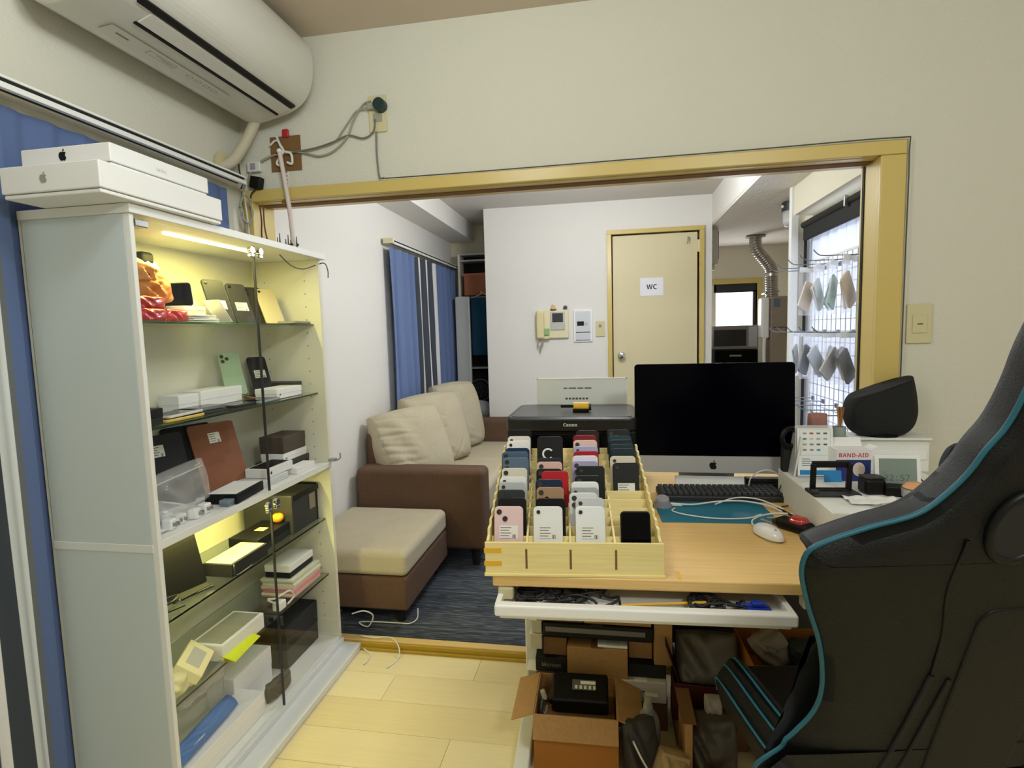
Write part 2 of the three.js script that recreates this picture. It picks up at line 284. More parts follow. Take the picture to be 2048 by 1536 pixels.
// ---------- air conditioner ----------
{
  const t = thing('air_conditioner', 'white wall air conditioner above the curtain rail', 'air conditioner', [-1.42, 2.08, -1.58]);
  const prof = [[0, 0.02], [0.0, 0.3], [0.315, 0.3], [0.35, 0.255], [0.362, 0.2], [0.356, 0.13], [0.335, 0.078], [0.3, 0.05], [0.22, 0.025], [0.14, 0.008], [0.08, 0.006]];
  const s = new THREE.Shape(); s.moveTo(0, 0.12); s.lineTo(0, 0.3); s.lineTo(0.3, 0.3); s.bezierCurveTo(0.35, 0.29, 0.365, 0.24, 0.362, 0.19); s.bezierCurveTo(0.36, 0.12, 0.34, 0.06, 0.26, 0.035); s.bezierCurveTo(0.2, 0.018, 0.15, 0.008, 0.115, 0.008); s.bezierCurveTo(0.09, 0.008, 0.05, 0.03, 0.035, 0.07); s.lineTo(0, 0.12);
  const g = clean(new THREE.ExtrudeGeometry(s, { depth: 0.78, bevelSize: 0.014, bevelThickness: 0.014, bevelOffset: -0.014, bevelSegments: 4, curveSegments: 14 })); g.translate(0, 0, -0.4);
  obj('housing', g, pmat(0xcfcec6, 0.3, { clearcoat: 0.4, clearcoatRoughness: 0.2 }), t);
  obj('air_slot', T(bx(0.02, 0.008, 0.68, 0, 0, 0, 0.001), 0.287, 0.0445, -0.04, 0, 0, R(20)), M.black, t);
  obj('air_slot', T(bx(0.009, 0.005, 0.63, 0, 0, 0, 0.001), 0.222, 0.0235, -0.065, 0, 0, R(16)), M.black, t);
  obj('louvre', T(bx(0.046, 0.004, 0.63, 0, 0, 0, 0.0015), 0.253, 0.031, -0.065, 0, 0, R(19)), pmat(0xd3d2cb, 0.35), t);
  const lab = canvasTex(512, 96, (c, w, h) => { c.fillStyle = '#cfcec6'; c.fillRect(0, 0, w, h); c.strokeStyle = '#77776f'; c.fillStyle = '#6c6c66'; c.lineWidth = 3; for (let i = 0; i < 4; i++) { c.beginPath(); c.arc(60 + i * 40, 50, 13, 0, 7); c.stroke(); } c.strokeRect(250, 30, 110, 40); c.fillRect(260, 42, 40, 5); c.fillRect(260, 54, 70, 5); c.fillRect(430, 40, 46, 14); });
  obj('printed_marks', T(T(T(quad(0.45, 0.045), 0, 0, 0, 0, 0, Math.PI / 2), 0, 0, 0, Math.PI / 2, 0, 0), 0.158, 0.0085, 0.05, 0, 0, R(5.5)), mat(0xffffff, 0.4, { map: lab }), t);
  obj('status_light', cyl(0.006, 0.006, 0.002, 0.3, 0.0, 0, 12, 'x'), M.white, t).position.set(0.062, 0.19, 0.1);
  const pipe = obj('drain_pipe', tube([[-1.3, 2.11, -1.985], [-1.33, 2.05, -1.98], [-1.37, 1.98, -1.965], [-1.395, 1.94, -1.945], [-1.42, 1.925, -1.925]], 0.02, 30, 12), mat(0xc2bba5, 0.7)); tag(pipe, 'beige taped air conditioner pipe bending into the wall', 'pipe');
  const cap = obj('pipe_cover', [cyl(0.042, 0.046, 0.012, -1.413, 1.93, -1.925, 28, 'x')], M.beigePlastic); tag(cap, 'round beige pipe cover where the pipe enters the wall', 'pipe cover');
}
// ---------- curtains and rails ----------
function curtain(name, label, x, z0, z1, y0, y1, folds, amp, stripes, m) {
  const g = new THREE.PlaneGeometry(1, 1, folds * 14, 24), p = g.attributes.position, uv = g.attributes.uv;
  for (let i = 0; i < p.count; i++) {
    const u = p.getX(i) + 0.5, v = p.getY(i) + 0.5, w = u * folds * Math.PI * 2, a = amp * (0.55 + 0.45 * (1 - v));
    p.setXYZ(i, x + a * Math.sin(w + 0.6 * Math.sin(v * 3)) + 0.3 * a * Math.sin(2.3 * w + 1), y0 + v * (y1 - y0), z0 + (z1 - z0) * u + a * 0.35 * Math.cos(w));
    uv.setXY(i, u, v);
  }
  g.computeVertexNormals(); const o = obj(name, clean(g), m); return tag(o, label, 'curtain');
}
const curtTex = (bands, base = '#5d709c') => canvasTex(1024, 8, (c, w, h) => { c.fillStyle = base; c.fillRect(0, 0, w, h); for (const [a, b, col] of bands) { c.fillStyle = col; c.fillRect(a * w, 0, (b - a) * w, h); } });
const curtMat = (bands, base) => pmat(0xffffff, 0.95, { map: curtTex(bands, base), side: THREE.DoubleSide, transmission: 0, bumpMap: bumpFabric, bumpScale: 0.0005 });
curtain('curtain', 'blue curtain with grey and white stripes behind the sofa cushions', -1.378, -3.42, -5.0, 0.715, 1.845, 12, 0.03, 0, curtMat([[0.3, 0.318, '#e2e3e5'], [0.318, 0.34, '#454b54'], [0.34, 0.352, '#e2e3e5'], [0.352, 0.385, '#454b54'], [0.385, 0.4, '#e2e3e5'], [0.4, 0.43, '#454b54'], [0.43, 0.448, '#e2e3e5'], [0.448, 0.475, '#454b54'], [0.475, 0.49, '#e2e3e5'], [0.49, 0.53, '#454b54'], [0.53, 0.555, '#e2e3e5'], [0.555, 0.575, '#454b54'], [0.575, 0.6, '#e2e3e5']], '#6a7da8'));
curtain('curtain', 'blue curtain between the display cabinet and the wall', -1.405, -1.12, -1.93, 0.05, 1.845, 8, 0.007, 0, curtMat([]));
curtain('curtain', 'striped white and grey curtain edge at the far left of the photo', -1.385, -0.1, -1.12, 0.05, 1.845, 8, 0.016, 0, curtMat([[0, 0.1, '#e6e7e8'], [0.1, 0.16, '#3d444c'], [0.16, 0.3, '#e6e7e8'], [0.3, 0.36, '#3d444c'], [0.36, 0.5, '#e6e7e8'], [0.5, 0.6, '#3d444c'], [0.6, 0.7, '#e6e7e8'], [0.7, 0.78, '#3d444c'], [0.78, 0.83, '#e6e7e8'], [0.83, 0.86, '#3d444c'], [0.86, 0.875, '#e6e7e8'], [0.875, 0.915, '#3d444c'], [0.915, 0.965, '#e0e3e2'], [0.965, 0.975, '#6a6f72']]));
function rail(label, z0, z1) {
  const t = thing('curtain_rail', label, 'curtain rail', [0, 0, 0]);
  obj('rail', bl(-1.405, -1.375, 1.862, 1.89, z1, z0, 0.003), M.ivory, t);
  obj('rail', [bl(-1.354, -1.34, 1.884, 1.891, z1, z0, 0.002), bl(-1.356, -1.342, 1.862, 1.876, z1, z0, 0.002)], M.white, t);
  obj('track_slot', [bl(-1.376, -1.3545, 1.866, 1.888, z1 + 0.01, z0 - 0.01, 0.001), bl(-1.355, -1.3435, 1.8755, 1.8845, z1 + 0.01, z0 - 0.01, 0.0008)], M.blackMatte, t);
  for (let z = z0 - 0.03; z > z1; z -= 0.5) obj('bracket', [bl(-1.42, -1.36, 1.888, 1.9, z - 0.012, z + 0.012, 0.002)], M.ivory, t);
  obj('end_cap', bl(-1.405, -1.335, 1.862, 1.896, z0 - 0.012, z0 + 0.006, 0.003), M.ivory, t);
}
rail('double curtain rail above the display cabinet', 0.4, -1.96);
rail('double curtain rail above the sofa', -3.4, -5.0);

// ---------- display cabinet ----------
const CX0 = -1.385, CX1 = -1.1, CZ0 = -1.14, CZ1 = -2.03, CH = 1.6, SH = [1.333, 1.066, 0.56, 0.33], MID = 0.79;
{
  const t = thing('display_cabinet', 'tall white display cabinet with glass doors and lit shelves', 'cabinet', [0, 0, 0]);
  obj('side_panel', bl(CX0, CX1, 0, CH - 0.022, CZ0 - 0.018, CZ0, 0.0015), M.cab, t);
  const sp = obj('side_panel', bl(CX0, CX1, 0, CH - 0.022, CZ1, CZ1 + 0.018, 0.0015), M.cabIn, t);
  const holes = []; for (const x of [-1.33, -1.16]) for (let y = 0.15; y < 1.52; y += 0.05) holes.push(cyl(0.0028, 0.0028, 0.003, x, y, CZ1 + 0.018, 8, 'z'));
  obj('peg_holes', holes, M.cableGrey, sp);
  obj('seam_strip', bl(CX0 - 0.001, CX1 + 0.002, 0.768, 0.788, CZ0 - 0.01, CZ0 + 0.002, 0.001), M.plinth, t);
  obj('back_panel', [bl(CX0 - 0.006, CX0 + 0.003, 0, CH - 0.01, CZ1, -1.46, 0), bl(CX0 - 0.006, CX0 + 0.0025, 0, CH - 0.01, -1.462, CZ0, 0)], M.cabIn, t);
  obj('top_panel', bl(CX0 - 0.004, CX1 + 0.022, CH - 0.022, CH, CZ1 - 0.004, CZ0 + 0.004, 0.002), M.white, t);
  obj('front_post', [bl(CX1, CX1 + 0.016, 0.05, CH - 0.022, CZ0 - 0.012, CZ0, 0.0015)], M.white, t);
  obj('middle_board', bl(CX0, CX1 + 0.004, MID - 0.022, MID, CZ1 + 0.01, CZ0 - 0.01, 0.002), M.white, t);
  obj('bottom_board', bl(CX0, CX1, 0.045, 0.063, CZ1 + 0.01, CZ0 - 0.01, 0.002), M.white, t);
  obj('plinth', [bl(CX0, -1.02, 0, 0.028, CZ1 - 0.012, -1.08, 0.004), bl(CX0, CX1 + 0.01, 0.028, 0.05, CZ1, CZ0, 0.002)], M.plinth, t);
  for (const y of SH) obj('glass_shelf', bl(CX0 + 0.006, CX1 - 0.03, y - 0.006, y, CZ1 + 0.02, CZ0 - 0.02, 0.0005), M.glassShelf, t);
  const zm = -1.6;
  for (const [y0, y1, up] of [[MID + 0.002, CH - 0.03, true], [0.055, MID - 0.026, false]]) {
    for (const [a, b] of [[CZ0 - 0.014, zm + 0.0015], [zm - 0.0015, CZ1 + 0.004]]) {
      const dr = obj('glass_door', bl(CX1 + 0.008, CX1 + 0.013, y0, y1, b, a, 0.0004), M.glass, t);
      const near = a > zm, hz = near ? b + 0.02 : a - 0.02, hy = y1 - 0.016;
      obj('door_clip', [cyl(0.011, 0.011, 0.012, CX1 + 0.018, hy, hz, 18, 'x'), bx(0.012, 0.012, 0.02, CX1 + 0.018, hy - 0.016, hz, 0.003)], M.chrome, dr);
      obj('edge_strip', bl(CX1 + 0.007, CX1 + 0.014, y0, y1, near ? b - 0.001 : a - 0.0004, near ? b + 0.0008 : a + 0.001, 0), M.dark, dr);
    }
  }
  obj('door_hinge', [bl(CX1 - 0.01, CX1 + 0.02, CH - 0.05, CH - 0.032, CZ0 - 0.05, CZ0 - 0.014, 0.003)], M.steel, t);
  obj('pivot_plate', bl(CX1, CX1 + 0.02, CH - 0.004, CH + 0.006, CZ0 - 0.02, CZ0 + 0.002, 0.001), M.beigePlastic, t);
  const strips = [[CH - 0.023, -1.19, -1.36, -1.74], [MID - 0.023, -1.17, -1.25, -1.78]];
  for (const [y, x, za, zb] of strips) {
    const ls = obj('light_strip', bl(x - 0.006, x + 0.006, y - 0.006, y, zb, za, 0.001), emissive(new THREE.Color(1, 0.9, 0.5), 4), t);
    const l = new THREE.RectAreaLight(LIGHT.strip.color, LIGHT.strip.nits, za - zb, 0.012); l.position.set(x, y - 0.0075, (za + zb) / 2); l.lookAt(x, y - 1, (za + zb) / 2); l.rotation.set(-Math.PI / 2, 0, Math.PI / 2); scene.add(l);
  }
  obj('strip_wire', tube([[-1.125, CH - 0.03, -1.8], [-1.12, CH - 0.06, -1.86], [-1.115, CH - 0.065, -1.93], [-1.11, CH - 0.04, -2.02], [-1.08, CH - 0.035, -2.025], [-1.07, CH - 0.06, -2.03], [-1.07, CH - 0.09, -2.03]], 0.002), M.dark, t);
  obj('lock', [cyl(0.005, 0.005, 0.03, CX1 + 0.02, 0.35, -1.603, 10, 'y')], M.dark, t);
  obj('corner_clip', [bl(CX1 - 0.004, CX1 + 0.024, MID + 0.0, MID + 0.012, CZ1 - 0.002, CZ1 + 0.02, 0.002), tube([[CX1 + 0.02, MID, CZ1], [CX1 + 0.035, MID + 0.01, CZ1 - 0.004], [CX1 + 0.036, MID + 0.03, CZ1 - 0.004]], 0.003)], M.steel, t);
}
// ---------- phones ----------
const PW = 0.0715, PH = 0.143, PT = 0.0078;
const bodyGeo = {};
const lensMat = pmat(0x060708, 0.12, { clearcoat: 1 }), lensRing = mat(0x55585c, 0.3, { metalness: 0.8 });
const stickerMat = print(0.045, 0.03, (c, w, h) => { c.fillStyle = '#ebe9e2'; c.fillRect(0, 0, w, h); c.fillStyle = '#4a4a4a'; for (let i = 0; i < 5; i++) c.fillRect(14, 24 + i * 36, (i % 2 ? 120 : 150), 9); c.fillRect(180, 120, 8, 70); c.fillRect(196, 120, 14, 70); c.fillRect(220, 120, 6, 70); }, 0.7, 256);
const phoneMats = {};
function phone(label, color, o = {}) {
  const { w = PW, h = PH, cams = 'one', sticker = false, face = false, cat = 'phone', group, t = PT } = o;
  const root = thing(o.name ?? 'phone', label, cat, [0, 0, 0], 0, group);
  const key = [w, h, t].join(); bodyGeo[key] ??= (() => { const g = plate(w, h, t, 0.0105, 0.0018); g.translate(0, h / 2, 0); return g; })();
  const m = phoneMats[color] ??= pmat(color, 0.42, { specularIntensity: 0.4 });
  obj('body', bodyGeo[key], m, root);
  const L = { none: [], one: [[0, 0]], dualv: [[0, 0], [0, -0.017]], diag: [[0, 0], [0.0145, -0.0165]], tri: [[0, 0], [0, -0.018], [0.016, -0.009]] }[cams];
  for (const [dx, dy] of L) {
    const r = cams === 'one' ? 0.0048 : 0.0065;
    obj('camera_lens', [cyl(r, r, 0.0024, -w / 2 + 0.0125 + dx, h - 0.0135 + dy, t / 2 + 0.001, 18, 'z')], lensMat, root);
  }
  if (cams === 'dualv' || cams === 'tri') obj('camera_plate', T(plate(cams === 'tri' ? 0.036 : 0.017, 0.036, 0.0014, 0.008, 0.0004), -w / 2 + (cams === 'tri' ? 0.0205 : 0.0125), h - 0.022, t / 2), m, root);
  if (face) obj('screen', T(plate(w - 0.006, h - 0.008, 0.0008, 0.008, 0.0002), 0, h / 2, t / 2 + 0.0002), M.blackGloss, root);
  if (sticker) obj('sticker', T(quad(0.046, 0.031), 0, h * (o.sy ?? 0.57), t / 2 + 0.0005), stickerMat, root);
  return root;
}
// ---------- wood phone rack on the desk ----------
const DT = 0.70, RA = 0.08, RO = V3(-0.296, DT, -1.262);
// rack frame: u to the right, d back from the front panel, v up
const rackAt = (u, v, d) => { const p = V3(u, v, -d).applyAxisAngle(V3(0, 1, 0), RA); return [RO.x + p.x, RO.y + p.y, RO.z + p.z]; };
const RW = 0.412;
{
  const t = thing('phone_rack', 'pale wooden stepped rack holding rows of phones on the desk', 'rack', [RO.x, RO.y, RO.z], RA);
  const D = 0.44, top = (d) => 0.088 + d * 0.3;
  const side = () => { const p = [[0, 0], [0, 0.086]]; for (let k = 0; k < 12; k++) { const d = 0.022 + k * 0.036; p.push([d, top(d) - 0.004], [d + 0.004, top(d) + 0.011], [d + 0.03, top(d) + 0.011]); } p.push([D, top(D)], [D, 0]); const g = poly(p, 0.006); g.rotateY(Math.PI / 2); return g; };
  for (const u of [0.0, RW - 0.006]) obj('side_panel', T(side(), u, 0, 0), M.bamboo, t);
  const us = [0.093, 0.198, 0.304];
  for (const u of us) obj('divider', T((() => { const g = poly([[0.01, 0.004], [0.01, 0.07], [D - 0.01, top(D) - 0.03], [D - 0.01, 0.004]], 0.005); g.rotateY(Math.PI / 2); return g; })(), u, 0, 0), M.bamboo, t);
  const fp = obj('front_panel', bl(-0.004, RW + 0.006, 0.004, 0.082, -0.004, 0.003, 0.002), M.bamboo, t);
  for (const u of us) obj('tenon', bl(u, u + 0.005, 0.018, 0.066, 0.002, 0.0042, 0.0008), M.cardDark, fp);
  obj('bottom_lip', bl(-0.006, RW + 0.008, 0, 0.006, -0.004, 0.008, 0.001), M.bamboo, t);
  for (const y of [0.03, 0.062]) obj('tape', bl(-0.006, 0.036, y - 0.006, y + 0.006, 0.003, 0.0038, 0), M.yellow, t);
  obj('base', bl(0.004, RW - 0.004, 0, 0.005, -D + 0.004, -0.004, 0.001), M.bamboo, t);
  for (let k = 0; k < 12; k++) {           // sloping rests the phones lean on
    const d = 0.03 + k * 0.036;
    obj('slat', T(bx(RW - 0.014, 0.07 + 0.003 * k, 0.0035, 0, 0, 0, 0.001), RW / 2, 0.045 + 0.0108 * k, -d - 0.01, R(-16)), M.bamboo, t);
  }
}
{
  const cx = [0.05, 0.147, 0.252, 0.358];
  // column, slot, colour, options, label
  const list = [
    [0, 0, 0xe3c6c8, { cams: 'diag', sticker: true }, 'pale pink phone with two lenses at the front of the leftmost rack column'],
    [0, 1, 0x17181a, { cams: 'none', dx: 0.006 }, 'black phone right behind the pink phone in the rack'],
    [0, 2, 0x34373a, { cams: 'tri' }, 'dark grey phone with a lens cluster, two behind the pink phone'],
    [0, 3, 0xb9bcbd, { cams: 'one' }, 'silver phone in the leftmost rack column behind the dark grey phone'],
    [0, 3.7, 0xe6e6e2, { cams: 'one' }, 'white phone between the silver and the cream phone in the leftmost column'],
    [0, 4.9, 0xd8d2c2, { cams: 'diag' }, 'cream phone with two lenses in front of the slate blue phones'],
    [0, 6.2, 0x5d7184, { cams: 'dualv', w: 0.075, h: 0.148 }, 'slate blue phone right behind the cream phone'],
    [0, 6.9, 0x4c6178, { cams: 'tri', w: 0.077, h: 0.152, dx: -0.004 }, 'larger slate blue phone, second behind the cream phone'],
    [0, 8, 0x1f3350, { cams: 'one' }, 'navy blue phone in the leftmost column before the two white ones'],
    [0, 9.2, 0xf2f1ee, { cams: 'one' }, 'white phone right behind the navy phone in the leftmost column'],
    [0, 10, 0xddd8cf, { cams: 'one' }, 'off-white phone, second behind the navy phone in the leftmost column'],
    [0, 11.2, 0x131314, { cams: 'none' }, 'black phone at the very back of the leftmost rack column'],
    [1, 0, 0xe8e9e8, { cams: 'one', sticker: true }, 'white phone with label at the front of the second rack column'],
    [1, 1, 0x0f1011, { cams: 'none', w: 0.074, h: 0.142, dx: 0.006 }, 'black phone right behind the front white phone of the second column'],
    [1, 2.3, 0xa98768, { cams: 'diag', dx: 0.004 }, 'copper gold phone with two lenses in the second rack column'],
    [1, 3.3, 0x1d2c47, { cams: 'tri' }, 'dark navy phone between the copper phone and the black teal one'],
    [1, 4.1, 0xb5242b, { cams: 'none', w: 0.073, h: 0.15, dx: 0.016 }, 'bright red phone sticking out to the right of the second column'],
    [1, 4.8, 0x121a1c, { cams: 'tri' }, 'black teal phone in front of the rose phone in the second column'],
    [1, 5.8, 0xe0b8ab, { cams: 'diag' }, 'rose pink phone in the middle of the second rack column'],
    [1, 6.4, 0x2a2b2d, { cams: 'one' }, 'dark grey phone right behind the rose pink phone'],
    [1, 7.9, 0x1b1b1d, { cams: 'none', w: 0.076, h: 0.178, ring: true }, 'tall black phone box printed with a big silver letter C'],
    [2, 0, 0xe9ecec, { cams: 'one', sticker: true, dx: -0.002 }, 'white phone with label at the front of the third rack column'],
    [2, 1, 0xc9cccb, { cams: 'one', dx: -0.001 }, 'silver phone directly behind the front white phone of the third column'],
    [2, 1.6, 0xdadbdd, { cams: 'dualv', dx: -0.016 }, 'white phone with upright twin lens sticking out left in the third column'],
    [2, 2.3, 0xa9adae, { cams: 'one', dx: -0.012 }, 'grey silver phone behind the twin lens phone in the third column'],
    [2, 3, 0xeceded, { cams: 'none', dx: -0.01 }, 'white phone in front of the black phone with round lenses'],
    [2, 3.8, 0x1b1c1e, { cams: 'tri' }, 'black phone with round lenses in the third rack column'],
    [2, 4.7, 0x202123, { cams: 'one', w: 0.076, h: 0.152, dx: 0.008 }, 'large black phone sticking out right in the third rack column'],
    [2, 5.9, 0xa9a4c6, { cams: 'dualv', dx: -0.006 }, 'lavender phone with upright twin lens behind the large black phone'],
    [2, 6.7, 0xe6e3f0, { cams: 'none', w: 0.072, dx: -0.004 }, 'white lilac phone right behind the lavender phone'],
    [2, 7.4, 0xa51622, { cams: 'one' }, 'red phone in front of the lilac phone in the third column'],
    [2, 8.2, 0xb0acd2, { cams: 'one' }, 'lilac phone between the red phone and the peach phone'],
    [2, 9.2, 0xe5c4b6, { cams: 'diag' }, 'peach pink phone near the back of the third rack column'],
    [2, 10.1, 0x7e1820, { cams: 'none' }, 'dark red phone right behind the peach phone'],
    [2, 10.9, 0x250d11, { cams: 'none', dx: 0.01 }, 'blackish red phone at the very back of the third column'],
    [3, 0, 0x101012, { cams: 'none', face: true, h: 0.132 }, 'phone with blank black screen facing forward at the front right of the rack'],
    [3, 5.6, 0x232426, { cams: 'one', sticker: true, sy: 0.5 }, 'black phone with a white label standing in the right rack column'],
    [3, 6.6, 0xddd4bd, { cams: 'one', dx: -0.004 }, 'cream phone right behind the labelled black phone'],
    [3, 7.8, 0x12282c, { cams: 'none', w: 0.071, dx: 0.002 }, 'dark teal phone, first behind the cream phone of the right column'],
    [3, 8.5, 0x17333a, { cams: 'none', w: 0.071, dx: 0.001 }, 'dark teal phone, second behind the cream phone of the right column'],
    [3, 9.2, 0x102427, { cams: 'none', w: 0.071 }, 'dark teal phone, third behind the cream phone of the right column'],
    [3, 9.9, 0x1b3b42, { cams: 'none', w: 0.071 }, 'dark teal phone, fourth behind the cream phone of the right column'],
    [3, 11, 0x111315, { cams: 'tri', w: 0.072 }, 'black phone at the very back of the right rack column'],
  ];
  for (const [c, s, color, o, label] of list) {
    const ph = phone(label, color, { ...o, group: 'phones in the wooden rack' });
    const p = rackAt(cx[c] + (o.dx ?? 0), 0.012 + 0.0108 * s, 0.024 + 0.036 * s);
    ph.position.set(...p); ph.rotation.set(R(-15), RA, 0, 'YXZ');
    if (o.ring) {
      const rg = new THREE.TorusGeometry(0.0145, 0.0028, 8, 30, Math.PI * 1.55); rg.rotateZ(Math.PI * 0.22); rg.scale(1, 1, 0.4); rg.translate(-0.006, 0.126, 0.0042);
      obj('printed_letter', clean(rg), M.paper, ph);
    }
  }
}
// ---------- desk ----------
const DA = 0.045;
{
  const t = thing('desk', 'computer desk with tan wood top and white metal legs', 'desk', [-0.284, 0, -1.262], DA);
  const W = 1.27, D = 1.13;
  obj('desk_top', [bl(0, W, DT - 0.028, DT, -0.72, 0, 0.004), bl(0, 1.12, DT - 0.028, DT, -D, -0.716, 0.003)], M.desk, t);
  const leg = (x) => [bl(x - 0.02, x + 0.02, 0.04, DT - 0.028, -0.6, -0.56, 0.004), bl(x - 0.022, x + 0.022, 0.0, 0.04, -0.7, -0.1, 0.006), bl(x - 0.02, x + 0.02, DT - 0.062, DT - 0.028, -0.72, -0.1, 0.004)];
  obj('leg', leg(0.03), M.plinth, t); obj('leg', leg(W - 0.04), M.plinth, t);
  obj('back_panel', bl(0.06, W - 0.2, 0.13, DT - 0.03, -0.745, -0.73, 0.002), M.dark, t);
  obj('tape_scrap', T(bx(0.01, 0.04, 0.0008, 0, 0, 0, 0), 0.44, DT + 0.0006, -0.028, R(-90), 0, 0), M.yellow, t);
  obj('edge_bracket', bl(0.012, 0.05, DT - 0.062, DT - 0.03, -0.05, 0.0, 0.006), M.beigePlastic, t);
  obj('side_rail', bl(0.72, 1.15, DT - 0.075, DT - 0.045, -0.06, -0.03, 0.003), M.whiteGloss, t);
  const tr = thing('drawer', 'shallow white pull-out drawer full of cables under the desk top', 'drawer', [-0.284, 0, -1.262], DA);
  const y0 = DT - 0.067, x0 = 0.012, x1 = 0.678, zf = 0.06;
  obj('front_rail', [bl(x0, x1, y0 - 0.006, y0 + 0.022, zf - 0.026, zf, 0.006), bl(x0 + 0.01, x1 - 0.01, y0 - 0.016, y0 - 0.004, zf - 0.03, zf - 0.012, 0.004)], M.whiteGloss, tr);
  obj('tray_bottom', bl(x0 + 0.01, x1 - 0.01, y0 - 0.006, y0, -0.36, zf - 0.01, 0.001), M.whiteGloss, tr);
  obj('side_rail', [bl(x0, x0 + 0.014, y0 - 0.006, y0 + 0.021, -0.36, zf - 0.01, 0.003)], M.whiteGloss, tr); obj('side_rail', [bl(x1 - 0.014, x1, y0 - 0.006, y0 + 0.021, -0.36, zf - 0.01, 0.003)], M.whiteGloss, tr);
}
const deskAt = (x, y, d) => { const p = V3(x, y, -d).applyAxisAngle(V3(0, 1, 0), DA); return [-0.284 + p.x, p.y, -1.262 + p.z]; };
{ // cables in the drawer
  const bundle = (name, label, u0, u1, n, m, r, cat = 'cable') => {
    const g = []; for (let i = 0; i < n; i++) { const pts = []; const c = rr(u0, u1), dd = rr(-0.03, 0.05), s = rr(0.03, 0.07), a0 = rr(0, 6); for (let k = 0; k < 7; k++) { const a = a0 + k * 0.9; pts.push(deskAt(Math.min(u1 + 0.02, Math.max(u0, c + s * Math.cos(a))), DT - 0.066 + r + 0.022 * rnd(), Math.max(-0.02, dd + 0.02 * Math.sin(a) * (1 + rnd())))); } g.push(tube(pts, r, 28, 6)); }
    return tag(obj(name, g, m), label, cat);
  };
  bundle('cable_bundle', 'tangle of black cables at the left of the drawer', 0.06, 0.28, 14, M.cableDark, 0.0032);
  bundle('cable_bundle', 'coiled black cables near the blue clip in the drawer', 0.46, 0.56, 8, M.cableDark, 0.003);
  tag(obj('pencil', tube([deskAt(0.3, DT - 0.06, -0.01), deskAt(0.5, DT - 0.055, 0.01)], 0.0035, 4), M.yellow), 'thin orange yellow stick lying in the drawer', 'pencil');
  tag(obj('cable', tube([deskAt(0.32, DT - 0.063, -0.02), deskAt(0.4, DT - 0.063, -0.015), deskAt(0.47, DT - 0.063, -0.028)], 0.002), M.teal), 'thin dark green wire in the middle of the drawer', 'cable');
  const cl = thing('clip', 'small dark blue plastic clip at the right end of the drawer', 'clip', deskAt(0.6, DT - 0.066, -0.012), DA);
  obj('body', [bl(-0.038, 0.036, 0, 0.014, -0.016, 0.014, 0.004), bl(-0.03, 0.03, 0.012, 0.02, -0.01, 0.0, 0.003)], M.blue, cl); obj('lever', bl(-0.006, 0.02, 0.016, 0.026, -0.014, 0.004, 0.003), M.blue, cl);
}
// ---------- printer ----------
{
  const t = thing('printer', 'black inkjet printer behind the phone rack', 'printer', [-0.143, DT, -2.2]);
  const W = 0.47, D = 0.36, H = 0.235;
  t.position.z = -2.185; obj('feet_plate', bl(-W / 2 + 0.02, W / 2 - 0.02, -0.0, 0.04, -D / 2 + 0.02, D / 2 - 0.03, 0.004), M.blackMatte, t);
  obj('body', [bl(-W / 2, W / 2, 0.006, 0.19, -D / 2, D / 2 - 0.012, 0.012), bl(-W / 2, -W / 2 + 0.05, 0.006, 0.19, D / 2 - 0.03, D / 2, 0.01), bl(W / 2 - 0.05, W / 2, 0.006, 0.19, D / 2 - 0.03, D / 2, 0.01)], M.black, t).position.y = 0.03;
  const lid = T(plate(W + 0.008, D + 0.02, 0.05, 0.035, 0.008), 0, 0, 0, R(-90)); obj('scanner_lid', T(lid, 0, 0.212, 0), pmat(0x17181a, 0.35), t).position.y = 0.03;
  obj('lid_panel', T(T(plate(W - 0.03, D - 0.02, 0.003, 0.03, 0.001), 0, 0, 0, R(-90)), 0, 0.2375, 0), pmat(0x2d2f33, 0.3), t).position.y = 0.03;
  obj('control_panel', T(bx(W - 0.1, 0.05, 0.012, 0, 0, 0, 0.004), 0, 0.15, D / 2 - 0.008, R(-12)), M.blackGloss, t).position.y = 0.03;
  obj('paper_slot', bl(-W / 2 + 0.06, W / 2 - 0.06, 0.03, 0.1, D / 2 - 0.014, D / 2 - 0.008, 0.002), M.blackMatte, t).position.y = 0.03;
  obj('button', cyl(0.006, 0.006, 0.004, 0.15, 0.128, D / 2 - 0.003, 14, 'z'), M.dark, t).position.y = 0.03;
  obj('power_light', bx(0.008, 0.006, 0.003, 0.123, 0.128, D / 2 - 0.002), emissive(0xa8ff30, 2.5), t).position.y = 0.03;
  obj('brand_lettering', T(quad(0.07, 0.018), 0, 0.212, D / 2 + 0.0112), print(0.07, 0.018, (c, w, h) => { c.fillStyle = '#131415'; c.fillRect(0, 0, w, h); c.fillStyle = '#e6e6e6'; c.font = 'bold 118px serif'; c.textAlign = 'center'; c.textBaseline = 'middle'; c.fillText('Canon', w / 2, h / 2); }, 0.4), t).position.y = 0.03;
  const k = thing('tape_measure', 'small yellow and black gadget lying on the printer lid', 'gadget', [-0.13, DT + 0.2695, -2.14]);
  obj('barrel', T(cyl(0.017, 0.017, 0.058, 0, 0.019, 0, 24, 'x'), 0.02, 0, 0), M.yellow, k); obj('base', bl(-0.012, 0.05, 0, 0.014, -0.016, 0.018, 0.004), M.black, k);
  obj('strap', [bl(-0.06, -0.006, 0.014, 0.026, -0.016, -0.004, 0.003)], M.black, k); obj('end_cap', cyl(0.014, 0.014, 0.01, 0.053, 0.018, 0, 18, 'x'), M.dark, k);
}
